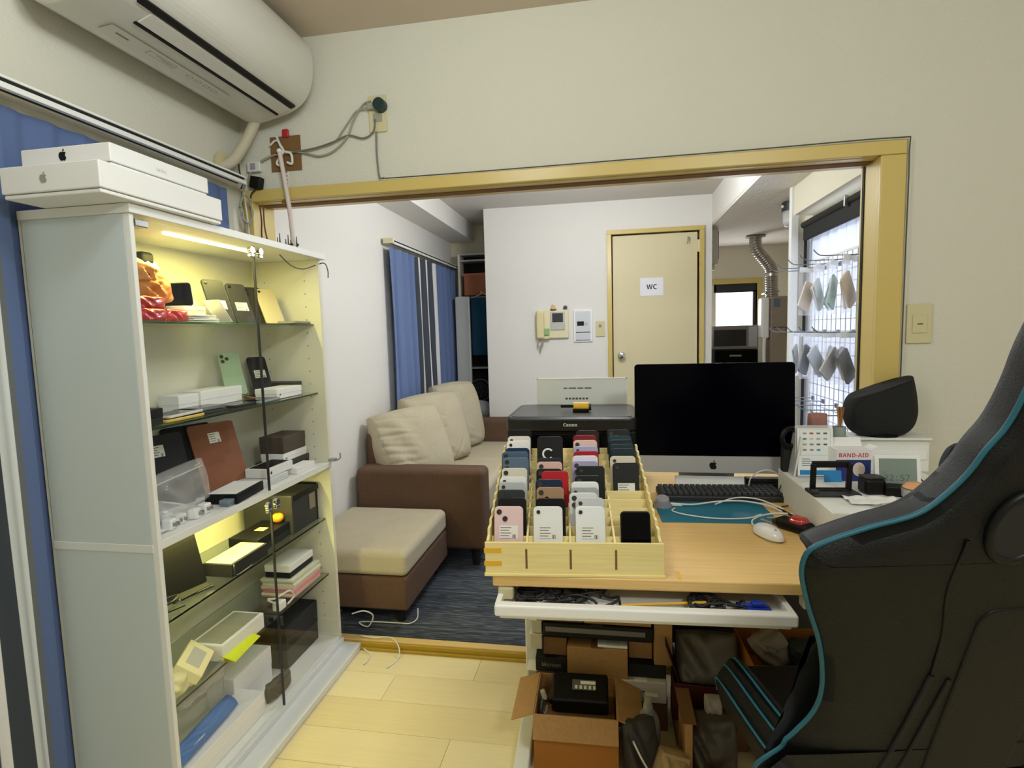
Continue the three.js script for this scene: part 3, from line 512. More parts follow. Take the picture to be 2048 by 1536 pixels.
// ---------- all-in-one computer ----------
{
  const t = thing('desktop_computer', 'all-in-one desktop computer with dark screen and silver chin', 'computer', [0.353, DT, -2.06]);
  const W = 0.534, y0 = 0.07, H = 0.385, CHN = 0.06;
  const tilt = new THREE.Group(); tilt.name = 'display'; t.add(tilt); tilt.position.set(0, y0, 0.05); tilt.rotation.x = R(-3);
  obj('chin', T(plate(W, CHN + 0.02, 0.008, 0.012, 0.001), 0, CHN / 2 + 0.01, 0), M.alu, tilt);
  obj('shell', [(() => { const g = pillow(W, H, 0.06, 0, 1, 20, 0.7); g.translate(0, H / 2, -0.036); return g; })()], M.alu, tilt);
  obj('screen', T(plate(W, H - CHN, 0.009, 0.012, 0.0008), 0, CHN + (H - CHN) / 2, 0.0012), pmat(0x020208, 0.16, { specularIntensity: 0.12 }), tilt);
  obj('emblem', T(apple(0.03, 0.0008), 0, CHN / 2 - 0.002, 0.0045), M.black, tilt);
  const prof = []; for (let i = 0; i <= 10; i++) { const a = i / 10 * Math.PI / 2; prof.push([-0.09 + 0.03 * (1 - Math.cos(a)), 0.004 + 0.19 * Math.sin(a) * 0.9]); }
  obj('stand', [bl(-0.1, 0.1, 0, 0.006, -0.11, 0.085, 0.003), T(bx(0.2, 0.2, 0.006, 0, 0, 0, 0.002), 0, 0.1, -0.07, R(15))], M.alu, t);
}
// ---------- things on the desk ----------
{
  const k = thing('keyboard', 'black full size keyboard in front of the silver computer', 'keyboard', [0.36, DT, -1.955], 0.05);
  obj('case', bl(-0.2, 0.2, 0, 0.02, -0.065, 0.062, 0.005), M.dark, k);
  const kg = new RoundedBoxGeometry(0.0155, 0.01, 0.0155, 1, 0.002), km = mat(0x34363a, 0.6), key = clean(kg.clone());
  for (let r = 0; r < 5; r++) for (let c = 0; c < 21; c++) { const m = new THREE.Mesh(key, km); m.name = numbered('key'); m.castShadow = m.receiveShadow = true; m.position.set(-0.187 + c * 0.0187, 0.024, -0.05 + r * 0.0235); k.add(m); }
  const mt = obj('desk_mat', T(bx(0.34, 0.003, 0.2, 0, 0, 0, 0.001), 0.315, DT + 0.0016, -1.785, 0, 0.045), pmat(0x12708c, 0.5)); tag(mt, 'teal blue work mat on the desk before the keyboard', 'mat');
  const bk = thing('white_slab', 'white rectangular keyboard box leaning under the silver computer chin', 'box', [0.345, DT, -2.035]);
  obj('carton', T(bx(0.235, 0.05, 0.018, 0, 0, 0, 0.002), 0, 0.026, 0, R(-12)), M.paper, bk);
  const db = thing('dark_device', 'small dark device under the right end of the silver computer', 'device', [0.535, DT, -2.045]);
  obj('case', bl(-0.065, 0.065, 0, 0.045, -0.025, 0.012, 0.004), M.black, db); for (let i = 0; i < 4; i++) obj('vent_rib', bl(-0.058, 0.058, 0.006 + i * 0.01, 0.009 + i * 0.01, 0.012, 0.014, 0.0005), M.dark, db);
  // mouse
  const ms = thing('mouse', 'white wireless mouse on the bare desk top', 'mouse', [0.427, DT, -1.588], R(18));
  const sg = new THREE.SphereGeometry(1, 32, 20), sp = sg.attributes.position;
  for (let i = 0; i < sp.count; i++) { const y = sp.getY(i); sp.setXYZ(i, sp.getX(i) * 0.03 * (1 - 0.12 * sp.getZ(i)), y > 0 ? Math.pow(y, 0.8) * 0.027 + 0.006 : 0.006 + y * 0.006, sp.getZ(i) * 0.057); } sg.computeVertexNormals();
  obj('shell', clean(sg), pmat(0xf2f2f4, 0.25, { clearcoat: 0.5 }), ms); obj('base', T(plate(0.05, 0.1, 0.005, 0.024, 0.001), 0, 0.0026, 0, R(-90)), M.cableGrey, ms); obj('emblem', T(apple(0.009, 0.0004), 0, 0.0295, 0.03, R(-75)), M.cableGrey, ms);
  const D = (x, z, y = DT + 0.004) => [x, y, z];
  const cab = (label, pts, m, r = 0.0024, name = 'cable') => tag(obj(name, tube(pts, r, pts.length * 9), m), label, 'cable');
  cab('white cable arching before the silver computer stand', [D(0.47, -2.0, DT + 0.03), D(0.475, -1.99, DT + 0.06), D(0.5, -1.985, DT + 0.082), D(0.53, -1.985, DT + 0.088), D(0.565, -1.985, DT + 0.07), D(0.575, -1.985, DT + 0.03)], M.cable);
  cab('white cable looped flat over the teal mat', [D(0.2, -1.8, DT + 0.006), D(0.19, -1.77, DT + 0.006), D(0.23, -1.735, DT + 0.006), D(0.31, -1.71, DT + 0.006), D(0.4, -1.72, DT + 0.006), D(0.45, -1.76, DT + 0.006)], M.cable);
  cab('white cable running along the lower keyboard edge', [D(0.19, -1.83, DT + 0.012), D(0.26, -1.83, DT + 0.01), D(0.34, -1.855, DT + 0.014), D(0.42, -1.86, DT + 0.016), D(0.49, -1.83, DT + 0.012), D(0.52, -1.79, DT + 0.006)], M.cable, 0.0028);
  cab('second white cable curving over the keyboard edge', [D(0.33, -1.84, DT + 0.009), D(0.4, -1.88, DT + 0.02), D(0.47, -1.87, DT + 0.02), D(0.53, -1.81, DT + 0.008)], M.cable, 0.0025);
  cab('white cable curving down beside the white mouse', [D(0.55, -1.78), D(0.5, -1.78), D(0.445, -1.75), D(0.41, -1.7), D(0.405, -1.64), D(0.408, -1.615)], M.cable, 0.003);
  cab('beige cable looped to the right of the teal mat', [D(0.44, -1.72), D(0.48, -1.67), D(0.53, -1.66), D(0.55, -1.7), D(0.52, -1.74), D(0.46, -1.735)], mat(0xb39a70, 0.5), 0.003);
  cab('black cable crossing toward the red gadget', [D(0.52, -1.84), D(0.535, -1.78), D(0.55, -1.7), D(0.565, -1.62), D(0.58, -1.55), D(0.585, -1.5)], M.cableDark, 0.0035);
  cab('thin black cable looped beside the white drawer box', [D(0.53, -1.9), D(0.55, -1.93, DT + 0.04), D(0.57, -1.93, DT + 0.07), D(0.575, -1.9, DT + 0.05), D(0.56, -1.86, DT + 0.01), D(0.535, -1.85)], M.cableDark, 0.002);
  const pl = thing('usb_plug', 'white plug end lying on the left edge of the teal mat', 'plug', [0.21, DT + 0.004, -1.83]); obj('grip', T(plate(0.035, 0.012, 0.007, 0.004), 0, 0.004, 0, R(-90)), M.cable, pl); obj('contact', bl(0.0175, 0.03, 0.002, 0.007, -0.004, 0.004, 0.001), M.steel, pl);
  const rd = thing('red_gadget', 'red and black stapler-like gadget at the right of the desk', 'gadget', [0.51, DT, -1.64], R(-50));
  obj('body', T(blockCushion(0.1, 0.03, 0.045, 0.012, 0.006), 0, 0.016, 0), M.black, rd); obj('red_grip', T(blockCushion(0.05, 0.03, 0.038, 0.012, 0.006), 0.012, 0.027, 0), pmat(0xb01822, 0.25, { clearcoat: 1 }), rd); obj('tip', bl(-0.065, -0.045, 0.005, 0.02, -0.012, 0.012, 0.004), M.dark, rd);
  const ph = thing('grey_holder', 'grey round phone holder beside the rack and the keyboard', 'holder', [0.165, DT, -1.83]); obj('foot', cyl(0.03, 0.032, 0.01, 0, 0.005, 0, 24), mat(0x8b8c98, 0.4), ph); obj('head', T(cyl(0.02, 0.024, 0.02, 0, 0, 0, 24), 0, 0.02, 0, R(20)), mat(0x9c9dab, 0.4), ph);
}
// ---------- white drawer box and the things on it ----------
const BT = 0.8;
{
  const t = thing('drawer_box', 'low white drawer box at the right end of the desk', 'drawer box', [0, 0, 0]);
  obj('carcass', bl(0.556, 0.98, DT, BT, -1.97, -1.5, 0.003), M.white, t);
  const d = obj('drawer_front', bl(0.572, 0.965, DT + 0.008, BT - 0.012, -1.5, -1.494, 0.002), M.whiteGloss, t); obj('pull_groove', bl(0.6, 0.94, DT + 0.07, DT + 0.076, -1.494, -1.4925, 0.0005), M.dark, d);
  const P = (name, label, cat, x, z, turn = 0) => thing(name, label, cat, [x, BT, z], turn);
  // price stand
  const ps = P('acrylic_stand', 'white payment logo card in a clear acrylic stand', 'stand', 0.635, -1.86, 0.03);
  obj('holder', [T(bx(0.112, 0.16, 0.003, 0, 0.08, 0), 0, 0.002, -0.006, R(-6)), bl(-0.056, 0.056, 0, 0.003, -0.03, 0.03, 0.001)], M.plasticClear, ps);
  const pm = print(0.106, 0.15, (c, w, h) => { c.fillStyle = '#eef1ef'; c.fillRect(0, 0, w, h); c.strokeStyle = '#b9bfc4'; c.lineWidth = 4; c.strokeRect(40, 20, w - 80, h * 0.54); const cols = ['#99a', '#b65044', '#777', '#556', '#4c7f8c', '#ccb', '#aab', '#a9a9b4', '#b9a83c', '#7d7d8d', '#5c6c6a', '#3d5c7c', '#b06a78', '#889', '#3f92ac']; for (let i = 0; i < 15; i++) { c.fillStyle = cols[i]; const x = 80 + (i % 4) * 98, y = 66 + Math.floor(i / 4) * 84; c.fillRect(x, y, 54, 26); } c.fillStyle = '#888'; for (let i = 0; i < 4; i++) c.fillRect(60, h * 0.64 + i * 32, 120 + (i % 2) * 60, 12); c.fillStyle = '#2b86c4'; c.fillRect(30, h * 0.88, w - 60, h * 0.1); });
  obj('card', T(quad(0.106, 0.15), 0, 0.079, -0.0035, R(-6)), pm, ps);
  const ps2 = P('blue_card', 'white card with a blue band behind the black phone stand', 'card', 0.665, -1.8, 0.05); obj('card', T(bx(0.05, 0.035, 0.001, 0, 0.018, 0, 0), 0, 0, 0, R(-10)), print(0.05, 0.035, (c, w, h) => { c.fillStyle = '#e9e6d2'; c.fillRect(0, 0, w, h); c.fillStyle = '#2b86c4'; c.fillRect(0, h * 0.55, w, h * 0.45); c.fillStyle = '#8a7c30'; c.fillRect(60, 70, 150, 30); }), ps2);
  // plaster box
  const bb = P('bandage_box', 'open white and blue box of sticking plasters', 'box', 0.725, -1.84, 0.05);
  obj('carton', bl(-0.05, 0.05, 0, 0.098, -0.03, 0.025, 0.001), M.boxWhite, bb);
  obj('front_print', T(quad(0.0995, 0.0975), 0, 0.049, 0.0258), print(0.1, 0.098, (c, w, h) => { c.fillStyle = '#e9e6ea'; c.fillRect(0, 0, w, h * 0.32); c.fillStyle = '#1b2c6c'; c.fillRect(0, h * 0.34, w, h * 0.66); c.fillStyle = '#2d2f86'; c.fillRect(0, h * 0.4, w * 0.5, h * 0.6); c.fillStyle = '#d8cbbf'; c.beginPath(); c.ellipse(w * 0.66, h * 0.62, 90, 110, 0, 0, 7); c.fill(); c.fillStyle = '#c0392f'; c.font = 'bold 92px sans-serif'; c.textAlign = 'center'; c.fillText('BAND-AID', w * 0.5, h * 0.24); }), bb);
  obj('flap', T(bx(0.098, 0.03, 0.001, 0, 0.015, 0, 0), 0, 0.097, -0.03, R(-30)), M.boxWhite, bb); obj('flap', T(bx(0.028, 0.001, 0.05, 0, 0, 0, 0), 0.056, 0.1, 0, 0, 0, R(30)), M.boxWhite, bb);
  // black phone stand
  const bs = P('phone_stand', 'black folding phone stand with a square opening', 'phone stand', 0.61, -1.675, 0.06);
  obj('frame', [T(bx(0.1, 0.018, 0.012, 0, 0.085, 0, 0.003), 0.002, 0, 0), T(bx(0.014, 0.085, 0.012, -0.046, 0.046, 0, 0.003), 0, 0, 0, R(4)), T(bx(0.014, 0.085, 0.012, 0.05, 0.046, 0, 0.003), 0, 0, 0, R(4))], M.black, bs);
  obj('base', [bl(-0.056, 0.07, 0, 0.01, -0.03, 0.04, 0.004), bl(-0.06, -0.04, 0.008, 0.02, 0.02, 0.035, 0.004)], M.dark, bs); obj('hinge', cyl(0.008, 0.008, 0.1, 0, 0.01, 0.0, 16, 'x'), M.black, bs);
  const pc = P('black_case', 'small black case behind the right side of the phone stand', 'case', 0.725, -1.69, 0.1); obj('case', T(blockCushion(0.055, 0.045, 0.05, 0.01, 0.004), 0, 0.023, 0), M.black, pc); obj('lid', bl(-0.026, 0.026, 0.045, 0.05, -0.022, 0.022, 0.002), M.dark, pc);
  const ca = P('black_adapter', 'black power adapter lying before the white clock', 'adapter', 0.79, -1.67, -0.2); obj('body', bl(-0.04, 0.03, 0, 0.03, -0.02, 0.02, 0.006), M.black, ca); obj('cord_relief', cyl(0.004, 0.005, 0.02, 0.04, 0.012, 0, 12, 'x'), M.black, ca);
  // weather clock
  const ck = P('digital_clock', 'white digital clock with grey-green display', 'clock', 0.8, -1.715, -0.02);
  obj('case', T(plate(0.116, 0.102, 0.014, 0.006), 0, 0.053, 0, R(-8)), M.whiteGloss, ck);
  obj('display', T(quad(0.096, 0.078), 0, 0.056, 0.0072, R(-8)), print(0.096, 0.078, (c, w, h) => { c.fillStyle = '#84948c'; c.fillRect(0, 0, w, h); c.fillStyle = '#5c6f6c'; c.font = 'bold 120px monospace'; c.fillText('22:57', 60, 330); c.font = '46px monospace'; c.fillText('26', 40, 230); }, 0.25), ck);
  obj('stand', [T(bx(0.08, 0.07, 0.003, 0, 0.035, 0), 0, 0, -0.03, R(18))], M.white, ck);
  // pot, papers, tools
  const po = P('round_tub', 'small clear round tub with an orange lid before the clock', 'tub', 0.815, -1.64);
  obj('tub', lathe([[0, 0.001], [0.03, 0.001], [0.034, 0.008], [0.036, 0.03], [0.034, 0.03], [0.031, 0.006], [0, 0.004]], 28), M.plasticClear, po); obj('lid', lathe([[0, 0.045], [0.024, 0.043], [0.032, 0.034], [0.036, 0.03], [0, 0.03]], 28), mat(0xd8a070, 0.5), po);
  const pp = P('crumpled_paper', 'crumpled white paper lying before the phone stand', 'paper', 0.69, -1.6);
  { const g = new THREE.PlaneGeometry(0.13, 0.07, 14, 8), q = g.attributes.position; for (let i = 0; i < q.count; i++) q.setZ(i, 0.004 + 0.006 * Math.abs(Math.sin(q.getX(i) * 70) * Math.cos(q.getY(i) * 80 + 1))); g.rotateX(-Math.PI / 2); g.computeVertexNormals(); obj('sheet', clean(g), mat(0xf0f0ee, 0.8, { side: THREE.DoubleSide }), pp); }
  const sc = P('screwdriver', 'grey pen-like tool lying across the drawer box', 'tool', 0.74, -1.575, R(20)); obj('handle', cyl(0.004, 0.005, 0.1, 0, 0.006, 0, 14, 'x'), M.alu, sc); obj('tip', cyl(0.002, 0.003, 0.03, -0.064, 0.006, 0, 10, 'x'), M.steel, sc);
  const wm = P('black_mouse', 'dark green-black computer mouse at the front of the drawer box', 'mouse', 0.79, -1.555, R(75));
  { const g = new THREE.SphereGeometry(1, 28, 16), q = g.attributes.position; for (let i = 0; i < q.count; i++) { const y = q.getY(i); q.setXYZ(i, q.getX(i) * 0.03, y > 0 ? y * 0.024 + 0.004 : 0.004 + y * 0.003, q.getZ(i) * 0.055); } g.computeVertexNormals(); obj('shell', clean(g), mat(0x2a302e, 0.4), wm); obj('wheel', cyl(0.006, 0.006, 0.006, 0, 0.023, -0.03, 14, 'x'), M.dark, wm); }
  // storage unit, speaker
  const su = thing('storage_unit', 'white storage unit under the black speaker', 'storage unit', [0, 0, 0]);
  obj('carcass', bl(0.775, 1.0, BT, 0.905, -2.04, -1.975 + 0.03, 0.003), M.white, su); obj('drawer', bl(0.785, 0.99, BT + 0.04, 0.87, -1.946, -1.94, 0.002), M.whiteGloss, su); obj('lid', bl(0.765, 1.0, 0.905, 0.912, -2.045, -1.93, 0.002), M.white, su);
  const sk = thing('speaker', 'black fabric covered rounded speaker near the light switch', 'speaker', [0.868, 0.913, -1.985], R(6));
  const N = 40, rows = [[0, 0.05], [0.006, 0.075], [0.03, 0.098], [0.07, 0.108], [0.11, 0.106], [0.15, 0.1], [0.185, 0.092]];
  const pos = [], idx = []; const fine = new THREE.CatmullRomCurve3(rows.map(([y, r]) => V3(r, y, 0))).getPoints(22).map((v) => [v.y, v.x]); rows.length = 0; rows.push(...fine); rows.forEach(([y, r]) => { for (let i = 0; i <= N; i++) { const a = i / N * Math.PI * 2, sx = Math.cos(a), sz = Math.sin(a), k = 1 / Math.pow(Math.pow(Math.abs(sx), 2.8) + Math.pow(Math.abs(sz), 2.8), 1 / 2.8), tq = Math.max(0, (y - 0.05) / 0.135), yy = y + tq * tq * (0.034 * sx - 0.026); pos.push(sx * k * r, yy, sz * k * r * 0.55); } });
  for (let j = 0; j < rows.length - 1; j++) for (let i = 0; i < N; i++) { const a = j * (N + 1) + i, b = a + N + 1; idx.push(a, b, a + 1, b, b + 1, a + 1); }
  const top0 = pos.length / 3; pos.push(0, 0.155, 0); for (let i = 0; i < N; i++) idx.push((rows.length - 1) * (N + 1) + i, top0, (rows.length - 1) * (N + 1) + i + 1); const bot = pos.length / 3; pos.push(0, 0, 0); for (let i = 0; i < N; i++) idx.push(i + 1, bot, i);
  const g = new THREE.BufferGeometry(); g.setAttribute('position', new THREE.Float32BufferAttribute(pos, 3)); g.setIndex(idx); g.computeVertexNormals(); obj('body', boxUV(g), M.darkFabric, sk);
  obj('foot', cyl(0.05, 0.055, 0.006, 0, 0.002, 0, 28), M.black, sk);
  tag(obj('power_cable', tube([[0.93, 0.93, -2.0], [0.965, 0.9, -2.005], [0.985, 0.86, -2.02], [1.0, 0.83, -2.03]], 0.003), M.cableDark), 'black cable running down behind the black speaker', 'cable');
  tag(obj('clock_cable', tube([[0.86, 0.84, -1.72], [0.885, 0.815, -1.72], [0.91, 0.804, -1.7], [0.93, 0.804, -1.68]], 0.002), M.cableDark), 'thin black cable curving out from the white clock', 'cable');
}
// clutter behind the card stand
{
  const by = 0.8, U = (n, l, c, x, z, t = 0) => thing(n, l, c, [x, by, z], t);
  const pot = U('pen_pot', 'small striped pot with brown tools beside the black speaker', 'pot', 0.735, -1.95); obj('pot', lathe([[0, 0.002], [0.018, 0.002], [0.02, 0.08], [0.018, 0.08], [0.016, 0.006], [0, 0.005]], 20), mat(0x9aa8a2, 0.5), pot); pot.position.y = 0.866; { const sb0 = U('small_box', 'small white box under the striped tool pot', 'box', 0.732, -1.955); obj('carton', bl(-0.028, 0.028, 0, 0.062, -0.03, 0.03, 0.002), M.boxWhite, sb0); obj('lid', bl(-0.029, 0.029, 0.045, 0.065, -0.031, 0.031, 0.002), M.paper, sb0); } for (let i = 0; i < 4; i++) obj('tool', T(cyl(0.003, 0.003, 0.09, 0, 0.1, 0, 8), -0.008 + i * 0.006, 0, 0, 0, 0, R(-8 + i * 5)), mat([0x8a5a2c, 0x9c6a30, 0x6b4a30, 0xb08040][i], 0.6), pot);
  const bx1 = U('pink_figure', 'pink and brown wrapped bundle behind the card stand', 'ornament', 0.672, -1.96); obj('body', T(pillow(0.06, 0.11, 0.045, 0.004, 2, 12), 0, 0.135, 0), mat(0x9d6e66, 0.8), bx1); obj('base', bl(-0.03, 0.03, 0, 0.085, -0.02, 0.02, 0.004), M.boxWhite, bx1);
  const tp = U('tape_roll', 'black roll with a pale core at the right edge of the computer', 'tape roll', 0.575, -1.915); obj('ring', T(clean(new THREE.TorusGeometry(0.03, 0.008, 12, 28)), 0, 0.115, 0, 0, R(20)), M.black, tp); obj('holder', bl(-0.02, 0.03, 0, 0.085, -0.03, 0.0, 0.004), M.blackMatte, tp); obj('core', T(new THREE.SphereGeometry(0.018, 16, 12), 0.035, 0.11, -0.01), mat(0xb5ab98, 0.6), tp);
  const fl = U('folder', 'upright translucent folder at the left of the card stand', 'folder', 0.572, -1.895); obj('cover', T(bx(0.002, 0.13, 0.08, 0, 0.066, 0), 0, 0, 0, 0, 0, R(-8)), M.plasticClear, fl); obj('spine', T(bx(0.004, 0.13, 0.006, 0, 0.066, 0.04), 0, 0, 0, 0, 0, R(-8)), M.white, fl);
}
// ---------- sofa ----------
{
  const t = thing('sofa', 'brown fabric sofa with beige seat against the left wall', 'sofa', [0, F2, 0]);
  const z0 = -2.8, z1 = -4.36;
  obj('arm', T(blockCushion(0.72, 0.44, 0.15, 0.03, 0.004), -1.022, 0.32, z0 - 0.075), M.sofaBrown, t);
  obj('arm', T(blockCushion(0.72, 0.49, 0.15, 0.03, 0.004), -1.022, 0.345, z1 + 0.075), M.sofaBrown, t);
  obj('frame', bl(-1.38, -0.69, 0.1, 0.25, z1 + 0.15, z0 - 0.15, 0.012), M.sofaBrown, t);
  obj('backrest', T(blockCushion(0.12, 0.59, z0 - z1 - 0.3, 0.035, 0.006), -1.327, 0.415, (z0 + z1) / 2), M.sofaBrown, t);
  obj('seat_cushion', T(blockCushion(0.56, 0.17, 0.62, 0.035, 0.02), -0.95, 0.335, -3.265), M.sofaBeige, t);
  obj('seat_cushion', T(blockCushion(0.56, 0.17, 0.62, 0.035, 0.02), -0.95, 0.335, -3.89), M.sofaBeige, t);
  for (const x of [-1.3, -0.73]) for (const z of [z0 - 0.06, z1 + 0.06]) obj('leg', cyl(0.026, 0.02, 0.1, x, 0.055, z, 16), M.blackMatte, t);
  const cu = (label, p, ry, rz, roll, s, w, h, side) => {
    const o = thing('sofa_cushion', label, 'cushion', p, 0, 'beige back cushions on the sofa'); o.rotation.set(0, ry, rz, 'YXZ');
    const cr = []; for (let i = 0; i < 8; i++) { const a = side * (0.98 - 0.1 * rnd()), y = 0.85 - 0.24 * i + rr(-0.05, 0.05); cr.push([a, y, a - side * rr(0.5, 1.1), y - rr(0.1, 0.4), rr(0.01, 0.02)]); } for (let i = 0; i < 3; i++) cr.push([rr(-0.8, 0.8), -0.95, rr(-0.6, 0.6), rr(-0.6, -0.3), 0.013]);
    obj('cover', T(T(pillow(w, h, 0.23, 0.008, s, 64, 0.5, cr), 0, 0, 0, 0, 0, roll), 0, 0, 0, 0, Math.PI / 2), M.sofaBeige, o); return o; };
  cu('wrinkled beige back cushion nearest to the brown sofa arm in front', [-1.165, 0.63, -3.11], R(-42), R(22), R(5), 1, 0.47, 0.45, -1);
  cu('middle beige back cushion of the brown sofa', [-1.15, 0.66, -3.52], R(-36), R(17), R(2), 2.2, 0.47, 0.48, -1);
  cu('beige back cushion farthest back, beside the blue curtain edge', [-1.12, 0.68, -3.95], R(-24), R(13), R(0), 3.4, 0.46, 0.5, -1);
}
{
  const t = thing('ottoman', 'brown ottoman with beige cushion before the sofa arm', 'ottoman', [0, F2, 0]);
  obj('base', bl(-1.4, -0.865, 0.08, 0.225, -2.78, -2.17, 0.012), M.sofaBrown, t);
  obj('cushion', T(blockCushion(0.54, 0.115, 0.6, 0.03, 0.016), -1.135, 0.283, -2.475), M.sofaBeige, t);
  for (const x of [-1.34, -0.92]) for (const z of [-2.235, -2.72]) obj('leg', cyl(0.024, 0.018, 0.095, x, 0.053, z, 16), M.blackMatte, t);
  const c = (l, p, r = 0.003) => tag(obj('cable', tube(p, r, p.length * 9), M.cable), l, 'cable');
  c('white cable looping round the ottoman leg on the carpet', [[-1.08, 0.12, -2.09], [-1.03, 0.13, -2.1], [-1.0, 0.1, -2.12], [-1.03, 0.045, -2.13], [-1.08, 0.05, -2.15], [-1.03, 0.034, -2.19], [-0.93, 0.03, -2.2], [-0.87, 0.031, -2.2], [-0.85, 0.034, -2.24], [-0.86, 0.06, -2.28]]);
  c('white cable with small plug lying on the wooden floor', [[-1.03, 0.044, -2.06], [-0.97, 0.045, -2.05], [-0.9, 0.044, -2.06], [-0.85, 0.03, -2.02], [-0.84, 0.004, -1.98], [-0.86, 0.004, -1.92]], 0.0025);
  c('short white cable end beside the cabinet plinth', [[-1.0, 0.012, -2.02], [-0.965, 0.004, -2.0], [-0.955, 0.004, -1.96], [-0.96, 0.004, -1.93]], 0.0025);
}
// ---------- niche beside the toilet wall ----------
{
  const t = thing('niche_shelves', 'dark open shelves in the niche behind the curtain', 'shelves', [0, 0, 0]);
  obj('upright', bl(-1.32, -1.3, 0, 1.98, -5.0, -4.86, 0.002), M.plaster, t); for (const y of [1.985, 1.93, 1.61, 0.98]) obj('shelf', bl(-1.3, -0.98, y - 0.016, y, -5.0, -4.86, 0.002), M.alu, t);
  obj('back', bl(-1.31, -0.98, 0, 1.99, -5.015, -5.0, 0), M.blackMatte, t);
  const b = thing('orange_box', 'orange-brown box on the niche shelf', 'box', [-1.15, 1.612, -4.88]); obj('carton', bl(-0.11, 0.12, 0, 0.19, -0.1, 0.06, 0.01), mat(0xa8694c, 0.8), b); obj('lid', bl(-0.115, 0.12, 0.165, 0.195, -0.1, 0.065, 0.006), mat(0xb0704f, 0.8), b);
  const w = thing('ironing_board', 'tall white panel leaning in the niche next to the curtain', 'panel', [-1.27, 0.05, -4.8]); obj('panel', T(plate(0.13, 0.79, 0.03, 0.02, 0.004), 0, 1.16, 0), mat(0xc9ccca, 0.6), w); obj('edge', bl(0.05, 0.064, 0.77, 1.55, 0.015, 0.02, 0.002), M.white, w);
  obj('foot', [bl(-0.03, -0.01, 0, 0.78, -0.01, 0.01, 0.002), bl(0.02, 0.04, 0, 0.78, -0.01, 0.01, 0.002)], M.alu, w);
  const bl2 = thing('blue_cloth', 'dark teal cloth hanging in the niche beside the white panel', 'cloth', [-1.1, 1.1, -4.78]);
  { const g = new THREE.BoxGeometry(0.18, 0.5, 0.02, 24, 6, 1), q = g.attributes.position; for (let i = 0; i < q.count; i++) q.setZ(i, q.getZ(i) + 0.012 * Math.sin(q.getX(i) * 80)); g.computeVertexNormals(); obj('cloth', T(boxUV(g), 0, 0.24, 0), mat(0x164a66, 0.9), bl2); obj('hanger', tube([[-0.08, 0.49, 0], [0, 0.52, 0], [0, 0.54, -0.02], [0.08, 0.49, 0]], 0.004), M.ivory, bl2); }
  const f = thing('desk_fan', 'black round fan in the niche behind the sofa', 'fan', [-1.13, 0.78, -4.78]);
  obj('guard', [clean(new THREE.TorusGeometry(0.095, 0.007, 10, 36)), clean(new THREE.TorusGeometry(0.06, 0.002, 6, 30)), ...[0, 1, 2, 3, 4, 5, 6, 7].map((i) => T(bx(0.003, 0.18, 0.003, 0, 0, 0.01, 0), 0, 0, 0, 0, 0, i * Math.PI / 8))], mat(0x45474a, 0.4), f);
  for (let i = 0; i < 5; i++) obj('blade', T(plate(0.04, 0.075, 0.003, 0.016), 0.045 * Math.cos(i * 1.2566), 0.045 * Math.sin(i * 1.2566), -0.02, 0, 0.4, i * 1.2566 - 1.57), M.black, f);
  obj('hub', cyl(0.02, 0.02, 0.06, 0, 0, -0.01, 20, 'z'), M.black, f); obj('stand', [cyl(0.01, 0.012, 0.67, 0, -0.42, -0.05, 12), cyl(0.1, 0.11, 0.02, 0, -0.75, -0.05, 24)], M.black, f);
  const j = thing('bag', 'white plastic bag heaped in the niche behind the sofa arm', 'bag', [-1.15, 0.56, -4.7]); obj('bag', T(pillow(0.24, 0.14, 0.16, 0.016, 5, 16), 0, 0.05, 0, R(-50)), mat(0xc8c9cc, 0.6), j);
  obj('stool_under', [bl(-0.12, 0.12, -0.06, -0.03, -0.08, 0.08, 0.004), bl(-0.1, -0.08, -0.54, -0.06, -0.06, -0.04, 0.002), bl(0.08, 0.1, -0.54, -0.06, 0.04, 0.06, 0.002)], M.dark, j);
}
